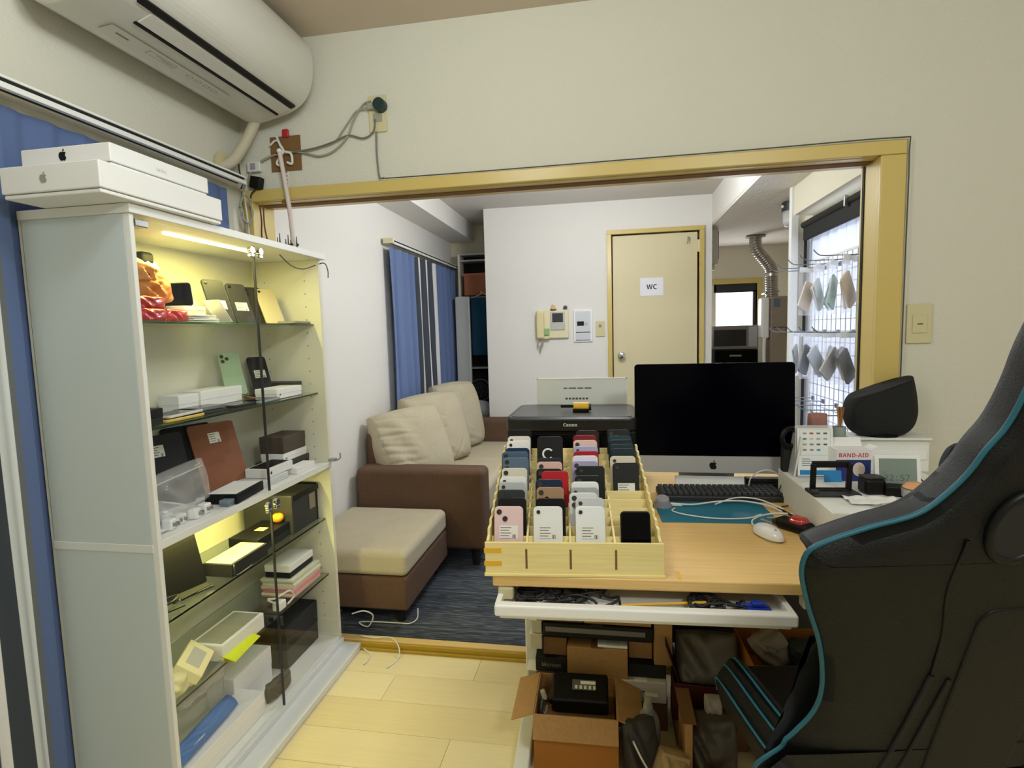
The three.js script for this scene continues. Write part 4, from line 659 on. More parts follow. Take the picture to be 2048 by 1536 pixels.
// ---------- far wall fittings ----------
{
  const z = -4.4;
  const ic = thing('intercom', 'cream door intercom with handset and small dark screen', 'intercom', [-0.44, 1.33, z]);
  obj('base', bl(-0.126, 0.128, -0.105, 0.115, 0.001, 0.03, 0.008), M.ivory, ic);
  obj('handset', [T(blockCushion(0.062, 0.21, 0.035, 0.014, 0.002), -0.092, 0.0, 0.045), bl(-0.115, -0.02, -0.11, -0.085, 0.02, 0.05, 0.008)], mat(0xdccf9f, 0.45), ic);
  const mo = obj('monitor', bl(-0.012, 0.098, -0.04, 0.1, 0.03, 0.04, 0.004), mat(0xb9bab6, 0.4), ic); obj('screen', bl(0.002, 0.085, 0.02, 0.09, 0.04, 0.0415, 0.001), M.dark, mo);
  obj('sticker', bl(-0.062, -0.018, -0.075, -0.028, 0.062, 0.063, 0), mat(0x8fb478, 0.7), ic);
  obj('cord', tube([[-0.105, -0.11, 0.03], [-0.115, -0.16, 0.035], [-0.085, -0.17, 0.03], [-0.075, -0.12, 0.02], [-0.095, -0.17, 0.03], [-0.1, -0.215, 0.02]], 0.005, 40), mat(0xa09a88, 0.6), ic);
  const dl = thing('figurine', 'tiny orange and white figurine standing on the intercom', 'figurine', [-0.43, 1.446, z + 0.02]); obj('body', lathe([[0, 0], [0.02, 0], [0.018, 0.012], [0.012, 0.02], [0.014, 0.028], [0.01, 0.04], [0, 0.044]], 18), mat(0xd9b57c, 0.6), dl); obj('foot', cyl(0.024, 0.026, 0.008, 0, 0.003, 0, 18), mat(0x7c4a26, 0.6), dl); obj('cap', T(new THREE.SphereGeometry(0.009, 12, 8), 0, 0.042, 0), M.whiteGloss, dl);
  const rd = thing('wall_dial', 'small dark round dial on the wall above the intercom', 'dial', [-0.338, 1.462, z]); obj('ring', cyl(0.017, 0.018, 0.012, 0, 0, 0.007, 22, 'z'), mat(0x6a6a66, 0.4), rd); obj('face', cyl(0.011, 0.011, 0.002, 0, 0, 0.014, 20, 'z'), M.dark, rd);
  const pa = thing('control_panel', 'white water heater control panel with a small dark display', 'control panel', [-0.202, 1.317, z]);
  obj('case', bl(-0.073, 0.073, -0.125, 0.125, 0.001, 0.016, 0.005), M.whiteGloss, pa); obj('face', bl(-0.058, 0.058, -0.11, 0.112, 0.016, 0.019, 0.003), mat(0xcfd3d8, 0.35), pa); obj('display', bl(-0.045, 0.008, 0.0, 0.034, 0.019, 0.0205, 0.001), M.black, pa); obj('button', cyl(0.012, 0.012, 0.004, 0.025, 0.014, 0.021, 18, 'z'), mat(0xb4bac6, 0.4), pa); obj('flap_gap', bl(-0.055, 0.055, -0.054, -0.047, 0.019, 0.0198, 0), M.dark, pa);
  obj('lower_shadow_gap', bl(-0.058, 0.058, -0.114, -0.109, 0.016, 0.0185, 0), M.dark, pa);
  const sw = thing('light_switch', 'small beige light switch beside the toilet door frame', 'switch', [-0.07, 1.289, z]); obj('plate', bl(-0.034, 0.034, -0.06, 0.06, 0.001, 0.009, 0.003), M.beigePlastic, sw); obj('rocker', bl(-0.01, 0.01, 0.012, 0.034, 0.009, 0.012, 0.002), mat(0x8f8a68, 0.5), sw);
  const sg = thing('notice_board', 'white rectangular notice with small text standing before the far wall', 'sign', [-0.12, 0.962, -2.385]);
  obj('board', bl(-0.187, 0.187, -0.285, 0.112, -0.003, 0.003, 0.001), M.boxWhite, sg);
  obj('print', T(quad(0.37, 0.39), 0, -0.086, 0.0034), print(0.37, 0.39, (c, w, h) => { c.fillStyle = '#e2e6e3'; c.fillRect(0, 0, w, h); c.fillStyle = '#50565a'; let x = 150; for (const k of [22, 44, 34, 40]) { c.fillRect(x, 46, k, 7); x += k + 8; } x = 160; for (let i = 0; i < 7; i++) { c.fillRect(x, 106, 14, 11); x += 20; } }), sg);
  obj('frame', [bl(-0.192, -0.186, -0.285, 0.117, -0.005, 0.005, 0.001), bl(-0.192, 0.192, 0.111, 0.117, -0.005, 0.005, 0.001), bl(0.186, 0.192, -0.285, 0.117, -0.005, 0.005, 0.001)], M.white, sg);
  // breaker on the wall end
  const br = thing('breaker_box', 'beige box on the wall end beside the kitchen', 'breaker box', [0.757, 1.92, -4.62]); obj('case', bl(0, 0.07, -0.16, 0.12, -0.09, 0.09, 0.008), M.plaster, br); obj('cover', bl(0.07, 0.078, -0.12, 0.09, -0.06, 0.06, 0.003), M.dark, br);
  const cl = thing('clip_lamp', 'small cream fitting hanging under the breaker box', 'fitting', [0.79, 1.72, -4.6]); obj('body', T(lathe([[0, 0], [0.02, 0.0], [0.026, 0.03], [0.012, 0.05], [0, 0.05]], 16), 0, 0, 0), M.ivory, cl); obj('stem', cyl(0.005, 0.005, 0.03, -0.01, 0.06, 0, 8), M.steel, cl);
}
// ---------- kitchen ----------
{
  const co = thing('kitchen_counter', 'dark kitchen counter at the back of the kitchen', 'counter', [0, 0, 0]); obj('carcass', bl(0.8, 1.84, 0, 0.85, -5.58, -5.05, 0.004), M.plaster, co); obj('worktop', bl(0.79, 1.84, 0.85, 0.88, -5.59, -5.03, 0.004), M.alu, co);
  const rk = thing('oven', 'black oven under the microwave in the kitchen', 'oven', [1.06, 0.88, -5.25]); obj('case', bl(-0.16, 0.2, 0, 0.2, -0.2, 0.16, 0.008), M.black, rk); obj('door', bl(-0.15, 0.19, 0.012, 0.19, 0.16, 0.17, 0.004), M.blackGloss, rk); obj('handle', bl(-0.04, 0.06, 0.14, 0.155, 0.172, 0.185, 0.004), M.cableGrey, rk);
  const mw = thing('microwave', 'silver microwave on top of the black oven', 'microwave', [1.06, 1.082, -5.25]); obj('case', bl(-0.17, 0.2, 0, 0.205, -0.2, 0.16, 0.008), mat(0x8b8680, 0.4), mw); obj('door', bl(-0.165, 0.1, 0.03, 0.17, 0.16, 0.168, 0.004), mat(0x1d1814, 0.4), mw); obj('control', bl(0.12, 0.19, 0.02, 0.19, 0.16, 0.165, 0.002), M.alu, mw);
  const he = thing('water_heater', 'brown-grey gas water heater with a silver flue', 'water heater', [1.345, 0.93, -4.98]); obj('case', bl(-0.02, 0.14, 0, 0.59, -0.14, 0.02, 0.008), mat(0x8f8272, 0.5), he); obj('side', bl(-0.09, -0.022, 0.24, 0.585, -0.12, 0.0, 0.02), M.whiteGloss, he); obj('label', bl(0.0, 0.05, 0.5, 0.57, 0.02, 0.0212, 0), mat(0x59687a, 0.6), he); obj('line', bl(0.0, 0.1, 0.33, 0.336, 0.02, 0.0212, 0), M.dark, he); obj('line', bl(0.095, 0.1, 0.27, 0.336, 0.02, 0.0212, 0), M.dark, he);
  obj('white_pipe', tube([[-0.07, 0.25, 0.02], [-0.075, 0.1, 0.03], [-0.07, 0.0, 0.03]], 0.014), M.white, he);
  obj('top_cap', [T(bx(0.12, 0.012, 0.1, 0.08, 0.62, -0.06, 0.003), 0, 0, 0, 0, 0, R(8))], M.steel, he);
  const dp = [[1.345, 1.5, -5.02], [1.34, 1.66, -5.02], [1.335, 1.75, -5.02], [1.29, 1.82, -5.02], [1.23, 1.9, -5.02], [1.21, 1.96, -5.02], [1.21, 2.04, -5.02]];
  const c = new THREE.CatmullRomCurve3(dp.map((p) => V3(...p))), tg = new THREE.TubeGeometry(c, 160, 0.048, 20), q = tg.attributes.position;
  for (let i = 0; i <= 160; i++) { const o = c.getPointAt(i / 160), k = 1 + 0.05 * Math.sin(i * 1.2); for (let s = 0; s <= 20; s++) { const n = i * 21 + s; q.setXYZ(n, o.x + (q.getX(n) - o.x) * k, o.y + (q.getY(n) - o.y) * k, o.z + (q.getZ(n) - o.z) * k); } } tg.computeVertexNormals();
  const du = thing('flue_pipe', 'bent silver flue pipe rising from the water heater', 'pipe', [0, 0, 0]); obj('pipe', clean(tg), M.duct, du); obj('collar', cyl(0.075, 0.08, 0.012, 1.21, 2.022, -5.02, 28), M.duct, du); obj('band', T(cyl(0.053, 0.053, 0.02, 0, 0, 0, 24), 1.34, 1.7, -5.02), M.steel, du);
  const hl = thing('kitchen_lamp', 'white cylindrical ceiling lamp with dark rim behind the post', 'lamp', [1.12, 2.03, -3.75]); obj('rim', cyl(0.065, 0.065, 0.05, 0, -0.03, 0, 28), M.dark, hl); obj('shade', lathe([[0, -0.15], [0.045, -0.145], [0.058, -0.12], [0.06, -0.055], [0, -0.055]], 28), mat(0xc9c6c6, 0.4), hl); obj('knob', new THREE.SphereGeometry(0.009, 12, 8).translate(-0.066, -0.028, 0.02), M.white, hl);
}
// ---------- side wall: pale sheet, black blind, wire grid ----------
{
  const c = curtain('sheer_curtain', 'pale lavender white curtain behind the wire grid', 1.085, -2.2, -3.52, 0.1, 1.76, 12, 0.008, 0, pmat(0xd9deee, 0.9, { side: THREE.DoubleSide, transmission: 0.4, thickness: 0 }));
  const b = thing('black_blind', 'rolled black blind with silver clips above the pale curtain', 'blind', [0, 0, 0]);
  obj('band', [T(bx(0.02, 0.085, 1.1, 1.05, 1.775, -2.76, 0.004), 0, 0, 0)], M.blackMatte, b); obj('roll', [cyl(0.018, 0.018, 1.1, 1.045, 1.815, -2.76, 16, 'z')], M.black, b);
  for (const z of [-2.42, -2.72]) obj('clip', [T(bx(0.02, 0.05, 0.014, 1.028, 1.815, z, 0.004), 0, 0, 0)], M.steel, b);
  obj('side_edge', bl(1.05, 1.062, 0.1, 1.78, -3.325, -3.31, 0.001), M.blackMatte, b);
  const X = 0.955, Y0 = 0.8, Y1 = 1.575, Z0 = -2.2, Z1 = -2.9;
  const g = thing('wire_grid', 'white wire display grid with long hooks', 'display grid', [0, 0, 0]);
  const w = []; for (let z = Z0; z >= Z1 - 0.001; z -= 0.05) w.push(bl(X - 0.0015, X + 0.0015, Y0, Y1, z - 0.0015, z + 0.0015, 0)); for (let y = Y0 + 0.05; y < Y1; y += 0.05) w.push(bl(X - 0.0015, X + 0.0015, y - 0.0015, y + 0.0015, Z1, Z0, 0));
  obj('mesh_wires', w, mat(0xc9ccd4, 0.4), g);
  obj('frame', [bl(X - 0.005, X + 0.005, Y0, Y1, Z0 - 0.005, Z0 + 0.005, 0.003), bl(X - 0.005, X + 0.005, Y0, Y1, Z1 - 0.005, Z1 + 0.005, 0.003), bl(X - 0.005, X + 0.005, Y1 - 0.005, Y1 + 0.005, Z1, Z0, 0.003), bl(X - 0.005, X + 0.005, Y0 - 0.005, Y0 + 0.005, Z1, Z0, 0.003)], M.whiteGloss, g);
  obj('support', [bl(X + 0.005, X + 0.02, 0.02, Y0 + 0.1, Z1 - 0.006, Z1 + 0.006, 0.002), bl(X + 0.005, X + 0.02, 0.02, Y0 + 0.1, Z0 - 0.006, Z0 + 0.006, 0.002)], M.white, g);
  const hm = mat(0x8d93a3, 0.35, { metalness: 0.6 }), kinds = [0xd9dad6, 0xb8b5ae, 0xd9c9b8, 0xc6ced2, 0xa9c2b4, 0x77787a];
  const names = { 0xd9dad6: 'light grey', 0xb8b5ae: 'taupe', 0xd9c9b8: 'pinkish beige', 0xc6ced2: 'bluish white', 0xa9c2b4: 'pale green', 0x77787a: 'dark grey' };
  const rowsY = [[1.53, 'top'], [1.245, 'middle'], [0.93, 'bottom']], zs = [-2.27, -2.42, -2.57, -2.72, -2.85];
  rowsY.forEach(([y, rn], j) => zs.forEach((z, i) => {
    const L = 0.2;
    obj('hook', [tube([[X, y, z], [X - 0.08, y + 0.002, z], [X - L + 0.03, y + 0.003, z], [X - L + 0.008, y + 0.012, z], [X - L - 0.004, y + 0.026, z]], 0.0022, 20), bl(X - 0.004, X + 0.003, y - 0.01, y + 0.01, z - 0.012, z + 0.012, 0.001)], hm, g);
    if (j === 2 || (i === 4 && j === 0)) return;
    const n = 2;
    for (let k = 0; k < n; k++) {
      const kind = kinds[(i * 2 + j * 3 + k * 2) % 6], xx = X - 0.035 - k * 0.045;
      const t = thing('case_packet', `clear packet holding a ${names[kind]} case, ${['inner', 'second', 'outer'][k]} on the ${['nearest', 'second', 'third', 'fourth', 'farthest'][i]} ${rn} hook`, 'packet', [xx, y, z], rr(-0.2, 0.35), 'clear packets hanging on the wire grid');
      obj('pouch', [T(plate(0.1, 0.21, 0.003, 0.006, 0.001), 0, -0.105, 0, 0, 0.75)], M.clear, t);
      obj('case', T(T(plate(0.068, 0.13, 0.008, 0.01), 0, 0, 0, 0, 0, R(rr(22, 42) * ((i + k) % 2 ? 1 : -1))), 0, -0.125, 0, 0, 0.75), mat(kind, 0.5), t);
      obj('header', T(bx(0.1, 0.022, 0.001, 0, -0.008, 0.003, 0), 0, 0, 0, 0, 0.75), M.white, t);
    }
  }));
}
// ---------- front wall: outlet, switch, cables ----------
{
  const z = ZF;
  const sw = thing('light_switch', 'beige wall switch right of the wooden opening frame', 'switch', [1.004, 1.272, z]); obj('plate', bl(-0.038, 0.038, -0.064, 0.064, 0, 0.008, 0.003), M.beigePlastic, sw); obj('rocker', bl(-0.022, 0.022, -0.03, 0.03, 0.008, 0.011, 0.002), M.beigePlastic, sw); obj('indicator', bl(-0.008, 0.008, -0.002, 0.001, 0.011, 0.0118, 0), M.dark, sw);
  const o = thing('wall_outlet', 'beige wall outlet with plugs high above the opening', 'outlet', [-0.842, 2.105, z]); obj('plate', bl(-0.035, 0.035, -0.066, 0.066, 0, 0.008, 0.003), M.beigePlastic, o); obj('socket', bl(-0.018, 0.018, -0.03, 0.0, 0.008, 0.01, 0.002), M.cableGrey, o);
  const p = thing('plug_adapter', 'round black plug in the high wall outlet', 'plug', [-0.825, 2.128, z + 0.008]); obj('body', cyl(0.022, 0.024, 0.03, 0, 0, 0.016, 24, 'z'), mat(0x14302f, 0.4), p); obj('collar', bl(-0.05, -0.012, -0.012, 0.012, 0.002, 0.02, 0.004), M.cableGrey, p);
  const c = (l, pts, m = M.cableGrey, r = 0.0034) => tag(obj('cable', tube(pts, r, pts.length * 8), m), l, 'cable');
  const zz = z + 0.012;
  c('grey cable from the plug swooping down to the cardboard tag', [[-0.86, 2.145, zz + 0.01], [-0.895, 2.14, zz], [-0.935, 2.09, zz], [-0.965, 2.03, zz], [-1.02, 1.985, zz], [-1.08, 1.97, zz], [-1.14, 1.985, zz], [-1.2, 1.995, zz]]);
  c('second grey cable beside the swooping one above the opening', [[-0.86, 2.125, zz + 0.01], [-0.92, 2.12, zz], [-0.955, 2.085, zz], [-0.985, 2.05, zz], [-1.02, 2.015, zz], [-1.1, 2.0, zz], [-1.2, 1.992, zz]], M.cableGrey, 0.003);
  c('dark cable dipping from the outlet along the wall', [[-0.845, 2.08, zz + 0.01], [-0.86, 2.04, zz], [-0.9, 2.02, zz], [-0.96, 2.035, zz], [-1.02, 2.015, zz + 0.004], [-1.1, 1.998, zz + 0.004], [-1.19, 1.99, zz + 0.004]], mat(0x6b6d60, 0.5), 0.003);
  c('grey green cable dropping straight from the outlet to the casing', [[-0.848, 2.04, zz], [-0.85, 1.96, zz], [-0.845, 1.88, zz], [-0.83, 1.866, zz + 0.01], [-0.82, 1.866, zz + 0.014]], mat(0x74796e, 0.5), 0.0034);
  c('thin dark cable lying along the top of the wooden casing', [[-0.82, 1.866, zz + 0.006], [-0.5, 1.865, zz + 0.004], [0.0, 1.8655, zz + 0.004], [0.5, 1.866, zz + 0.004], [0.93, 1.867, zz + 0.004], [0.95, 1.84, zz + 0.004], [0.9505, 1.5, zz + 0.004], [0.9495, 1.2, zz + 0.004], [0.9495, 0.9, zz + 0.004]], mat(0x4b4a40, 0.5), 0.0022);
  c('grey cable from the cardboard tag to the pipe corner', [[-1.2, 1.992, zz], [-1.28, 1.985, zz], [-1.34, 1.96, zz], [-1.38, 1.92, zz], [-1.395, 1.88, zz - 0.01]], M.cableGrey, 0.004);
  c('dark cable dropping at the corner beside the pipe cover', [[-1.39, 1.95, -1.99], [-1.392, 1.92, -1.995], [-1.385, 1.88, -2.0], [-1.395, 1.86, -2.0]], M.cableDark, 0.003);
  { const pts = []; for (let k = 0; k < 20; k++) pts.push([-1.36 + 0.004 * Math.sin(k * 3) , 1.775 + 0.052 * Math.sin(k * 0.66), -1.975 + (0.034 + 0.004 * Math.cos(k)) * Math.cos(k * 0.66)]); pts.unshift([-1.37, 1.87, -1.99]); pts.push([-1.37, 1.7, -1.98], [-1.37, 1.61, -1.99]); tag(obj('cable_coil', tube(pts, 0.0032, 130), M.cableGrey), 'coiled grey cable hanging in the corner above the cabinet', 'cable'); }
  c('white cable pair hanging straight down the corner', [[-1.385, 1.87, -2.0], [-1.38, 1.75, -2.005], [-1.378, 1.61, -2.01]], M.cable, 0.003);
  const k = thing('cardboard_tag', 'brown cardboard square pinned to the wall with tied white cables', 'cardboard', [-1.225, 1.995, z]); obj('card', bl(-0.063, 0.063, -0.068, 0.062, 0.001, 0.006, 0.001), M.cardDark, k);
  obj('white_ties', [tube([[-0.03, 0.06, 0.012], [-0.01, 0.02, 0.02], [0.0, 0, 0.022], [-0.03, -0.04, 0.02], [-0.02, -0.05, 0.015]], 0.005), tube([[0.0, 0, 0.022], [0.03, -0.01, 0.02], [0.03, -0.045, 0.015], [0.01, -0.04, 0.015]], 0.005), tube([[-0.06, 0.03, 0.012], [-0.03, 0.045, 0.014], [0, 0.01, 0.02]], 0.004)], M.cable, k); obj('red_clip', bl(-0.005, 0.02, 0.055, 0.085, 0.004, 0.016, 0.004), M.red, k);
  const tg = thing('paper_label', 'narrow white paper label with print below the cardboard', 'label', [-1.232, 1.895, z]); obj('strip', bl(-0.016, 0.012, -0.04, 0.045, 0.001, 0.002, 0), M.paper, tg); obj('print', T(quad(0.026, 0.08), -0.002, 0.002, 0.0024), print(0.026, 0.08, (c2, w, h) => { c2.fillStyle = '#d9d7d8'; c2.fillRect(0, 0, w, h); c2.fillStyle = '#444'; for (let i = 0; i < 9; i++) c2.fillRect(40 + (i % 2) * 30, 20 + i * 36, 40, 18); }, 0.7, 128), tg);
  const st = thing('pole', 'thin pinkish white pole standing on the cabinet against the wall', 'pole', [0, 0, 0]); obj('rod', tube([[-1.235, 1.99, z + 0.03], [-1.215, 1.86, z + 0.035], [-1.2, 1.74, z + 0.04], [-1.192, 1.61, z + 0.045]], 0.0085, 30, 12), mat(0xd8cbbf, 0.5), st); obj('tip', new THREE.SphereGeometry(0.01, 12, 8).translate(-1.236, 1.995, z + 0.03), M.white, st);
  const ad = thing('power_adapter', 'black power adapter on the wall above the frame corner', 'adapter', [-1.345, 1.886, z + 0.004]); obj('body', T(bx(0.045, 0.045, 0.03, 0, 0, 0.018, 0.005), 0, 0, 0, 0, 0, R(-12)), M.black, ad); obj('cord', tube([[0.0, -0.022, 0.02], [-0.02, -0.04, 0.024], [-0.028, -0.07, 0.026], [-0.028, -0.1, 0.028]], 0.003), M.cableDark, ad);
  const bt = thing('junction_box', 'small white box fixed at the corner beside the cables', 'box', [-1.36, 1.95, z]); obj('case', bl(-0.025, 0.03, -0.02, 0.02, 0.0, 0.02, 0.004), M.cable, bt); obj('cover', bl(-0.01, 0.012, -0.012, 0.012, 0.02, 0.022, 0.002), mat(0x9a97a0, 0.5), bt);
  const hk = thing('brass_hook', 'small brass catch under the wooden casing', 'hook', [-1.235, 1.815, z + 0.004]); obj('plate', bl(-0.014, 0.014, -0.012, 0.0, -0.01, 0.014, 0.003), mat(0xa97c2c, 0.35, { metalness: 0.6 }), hk); obj('latch', T(bx(0.012, 0.024, 0.008, 0, -0.018, 0.006, 0.003), 0, 0, 0, 0, 0, R(10)), mat(0xa97c2c, 0.35, { metalness: 0.6 }), hk);
  c('brown twisted wires hanging inside the left frame post', [[-1.34, 1.8, z + 0.02], [-1.335, 1.74, z + 0.022], [-1.34, 1.68, z + 0.02], [-1.325, 1.64, z + 0.022], [-1.33, 1.605, z + 0.02]], mat(0x5a2c22, 0.6), 0.003);
  c('second brown wire hanging inside the left frame post', [[-1.325, 1.8, z + 0.02], [-1.325, 1.72, z + 0.02], [-1.315, 1.66, z + 0.02], [-1.3, 1.625, z + 0.024], [-1.285, 1.61, z + 0.03]], mat(0x6a3a2c, 0.6), 0.003);
  const tw = thing('figurine_cluster', 'cluster of tiny spiky brown figures standing on the cabinet top', 'figures', [-1.225, CH, -2.0]);
  for (let i = 0; i < 7; i++) { const x = -0.045 + i * 0.015, h = 0.055 + 0.035 * ((i * 37) % 5) / 5, z = 0.008 * ((i % 3) - 1); obj('spike', [cyl(0.0015, 0.0045, h, x, h / 2, z, 8), new THREE.SphereGeometry(0.008, 10, 8).translate(x, 0.024, z), new THREE.SphereGeometry(0.005, 8, 6).translate(x + 0.004, 0.038, z)], mat([0x4a3a38, 0x6b5a56, 0x3c302e][i % 3], 0.6), tw); } obj('base', bl(-0.055, 0.06, 0, 0.01, -0.018, 0.018, 0.003), mat(0x9a8c84, 0.7), tw);
}
// ---------- boxes on the cabinet ----------
{
  const a = thing('laptop_box', 'large white box with grey fruit emblem, the lower one on the cabinet', 'box', [0, CH, 0]);
  obj('tray', bl(-1.31, -1.062, 0.001, 0.01, -1.425, -1.05, 0.003), M.boxWhite, a); obj('lid', bl(-1.313, -1.059, 0.0115, 0.069, -1.428, -1.047, 0.003), M.boxWhite, a); obj('emblem', T(apple(0.022, 0.0005), -1.2, 0.04, -1.0467), M.cableGrey, a);
  const b = thing('laptop_box', 'white box with black fruit emblem, the upper one on the cabinet', 'box', [0, CH + 0.0695, 0]);
  obj('tray', bl(-1.31, -1.08, 0.001, 0.01, -1.4, -1.1, 0.003), M.boxWhite, b); obj('lid', bl(-1.312, -1.077, 0.0115, 0.052, -1.403, -1.097, 0.003), M.boxWhite, b); obj('emblem', T(apple(0.024, 0.0005), -1.2, 0.032, -1.0967), M.black, b); obj('lettering', T(quad(0.03, 0.007), -1.0765, 0.028, -1.24, 0, Math.PI / 2), print(0.03, 0.007, (c, w, h) => { c.fillStyle = '#eeeeec'; c.fillRect(0, 0, w, h); c.fillStyle = '#999'; c.font = '90px sans-serif'; c.textAlign = 'center'; c.textBaseline = 'middle'; c.fillText('MacBook', w / 2, h / 2); }, 0.7, 256), b);
}
// ---------- things in the cabinet ----------
const shelfBox = (name, label, x, y, z, w, h, d, m, o = {}) => {      // w along z, d along x
  const t = thing(name, label, o.cat ?? 'box', [x, y + 0.0005, z], o.turn ?? 0, o.group);
  obj('carton', bl(-d / 2, d / 2, 0, h, -w / 2, w / 2, o.r ?? 0.002), m, t);
  if (o.lid) obj('lid', bl(-d / 2 - 0.001, d / 2 + 0.001, h * 0.45, h + 0.001, -w / 2 - 0.001, w / 2 + 0.001, o.r ?? 0.002), o.lid, t);
  if (o.top) obj('top_panel', bl(-d / 2 + 0.006, d / 2 - 0.006, h, h + 0.0015, -w / 2 + 0.006, w / 2 - 0.006, 0.0005), o.top, t);
  if (o.sticker) obj('sticker', bl(-0.015, 0.02, h + 0.001, h + 0.002, -0.012, 0.02, 0), M.yellow2 ?? M.label, t);
  if (o.dot) obj('emblem', T(apple(0.012, 0.0005), d / 2, h * 0.5, w / 2 - 0.02, 0, Math.PI / 2), M.dark, t);
  return t;
};
M.yellow2 = mat(0xe6d98a, 0.7);
const lean = (ph, x, y, z, ry, tilt) => { ph.position.set(x, y, z); ph.rotation.set(R(-tilt), ry, 0, 'YXZ'); };
const bag = (name, label, cat, p, s, m, wr = 0.008, rot = [0, 0, 0], parts = []) => { const t = thing(name, label, cat, p); t.rotation.set(...rot); obj('body', pillow(s[0], s[1], s[2], wr, p[2] * 30, 18), m, t); parts.forEach(([n, g, mm]) => obj(n, g, mm, t)); return t; };
{ // top glass shelf
  const y = SH[0] + 0.001, A = R(90);
  const foil = pmat(0xb0202c, 0.3, { clearcoat: 0.6 }), foil2 = pmat(0xc8302e, 0.3, { clearcoat: 0.6 });
  const sack = (n, l, z, m, x, yy, len = 0.085, tw = 0) => { const t = thing(n, l, 'snack packet', [x, yy, z]); t.rotation.y = tw; obj('roll', T(pillow(len, 0.036, 0.034, 0.004, z * 40, 16), 0, 0.018, 0, 0, Math.PI / 2), m, t); for (const s of [-1, 1]) obj('crimped_end', T(bx(0.002, 0.026, 0.014, 0, 0.018, 0, 0.0005), 0, 0, s * len * 0.48), M.label, t); return t; };
  sack('snack_packet', 'red foil packet lying at the front left of the top glass shelf', -1.29, foil, -1.19, y, 0.1);
  sack('snack_packet', 'shorter bright red packet end beside the dark red ones', -1.385, foil2, -1.195, y, 0.08, 0.1);
  sack('snack_packet', 'dark red patterned packet stacked on the front red packet', -1.31, pmat(0x9f1f22, 0.35, { clearcoat: 0.5 }), -1.21, y + 0.034, 0.1);
  bag('snack_bag', 'orange brown snack bag heaped at the left of the top shelf', 'snack bag', [-1.255, y + 0.085, -1.375], [0.1, 0.075, 0.07], mat(0xb87434, 0.45), 0.012, [0, A, 0.2], [['window', T(pillow(0.06, 0.04, 0.012, 0.004, 2, 10), 0.01, 0, 0.024), mat(0xdbb070, 0.5)]]);
  bag('snack_bag', 'pale brown snack bag on top of the orange brown one', 'snack bag', [-1.26, y + 0.128, -1.365], [0.08, 0.055, 0.055], mat(0xc58a58, 0.5), 0.01, [0, A, -0.3], [['print', T(pillow(0.04, 0.03, 0.01, 0.003, 1, 8), 0, 0, 0.02), mat(0x8a4a22, 0.5)]]);
  bag('white_bag', 'white bag with a black top at the upper left of the top shelf', 'bag', [-1.33, y + 0.1, -1.43], [0.09, 0.18, 0.06], M.paper, 0.006, [0, A, 0], [['black_top', T(blockCushion(0.045, 0.035, 0.045, 0.01, 0.002), 0, 0.088, 0), M.dark]]);
  const stack = [['card_pile', -1.33, 0], ['card_pile', -1.41, 0.01]];
  for (const [i, zz, xx, h] of [[0, -1.475, -1.2, 0.022], [1, -1.5, -1.255, 0.05], [2, -1.54, -1.32, 0.075]]) { const t = thing('paper_pile', ['low pile of cream papers before the dark handset on the top shelf', 'cream paper pile in the middle of the top shelf heap', 'cream paper pile at the back of the top shelf heap'][i], 'paper pile', [xx, y, zz]); for (let k = 0; k < 4; k++) obj('sheet', T(bx(0.06, h / 4 - 0.0006, 0.1, 0, 0, 0, 0.001), 0.004 * (k % 2), h / 8 + k * h / 4, 0.003 * k, 0, 0.08 * (k - 1.5)), k % 2 ? M.paper : mat(0xefeccf, 0.7), t); }
  { const t = thing('photo_card', 'white printed card sloping down to the shelf beside the first dark phone', 'card', [-1.185, y + 0.001, -1.545]); obj('card', T(bx(0.055, 0.002, 0.085, 0, 0, 0, 0), 0, 0.034, 0, R(-50)), M.paper, t); obj('print', T(bx(0.03, 0.0006, 0.05, 0, 0.0014, 0, 0), 0, 0.034, 0, R(-50)), mat(0xd8cfa0, 0.7), t); }
  const hp = phone('dark phone lying tilted on the cream paper pile', 0x2c2420, { cams: 'none', face: true, h: 0.12 }); hp.position.set(-1.26, y + 0.09, -1.53); hp.rotation.set(0, R(80), R(96), 'YXZ');
  lean(phone('dark grey phone leaning with a label, left of the pair on the top shelf', 0x3a3b40, { cams: 'one', sticker: true, h: 0.155, w: 0.075, sy: 0.42 }), -1.23, y, -1.635, R(72), 22);
  lean(phone('dark grey phone leaning with a label, right of the pair on the top shelf', 0x37383c, { cams: 'one', sticker: true, h: 0.15, w: 0.073, sy: 0.42 }), -1.23, y, -1.745, R(72), 22);
  lean(phone('champagne phone leaning at a slant by the right door on the top shelf', 0xc9bd98, { cams: 'one', h: 0.15, w: 0.072 }), -1.2, y, -1.87, R(62), 30);
  lean(phone('slim dark phone leaning behind the champagne phone', 0x3c3a36, { cams: 'dualv', h: 0.155, w: 0.074 }), -1.26, y, -1.88, R(66), 26);
  const fp = phone('phone lying flat at the right of the top glass shelf', 0x8e8f80, { cams: 'none', face: true }); fp.position.set(-1.16, y + 0.005, -1.87); fp.rotation.set(R(-90), 0, R(8), 'YXZ');
}
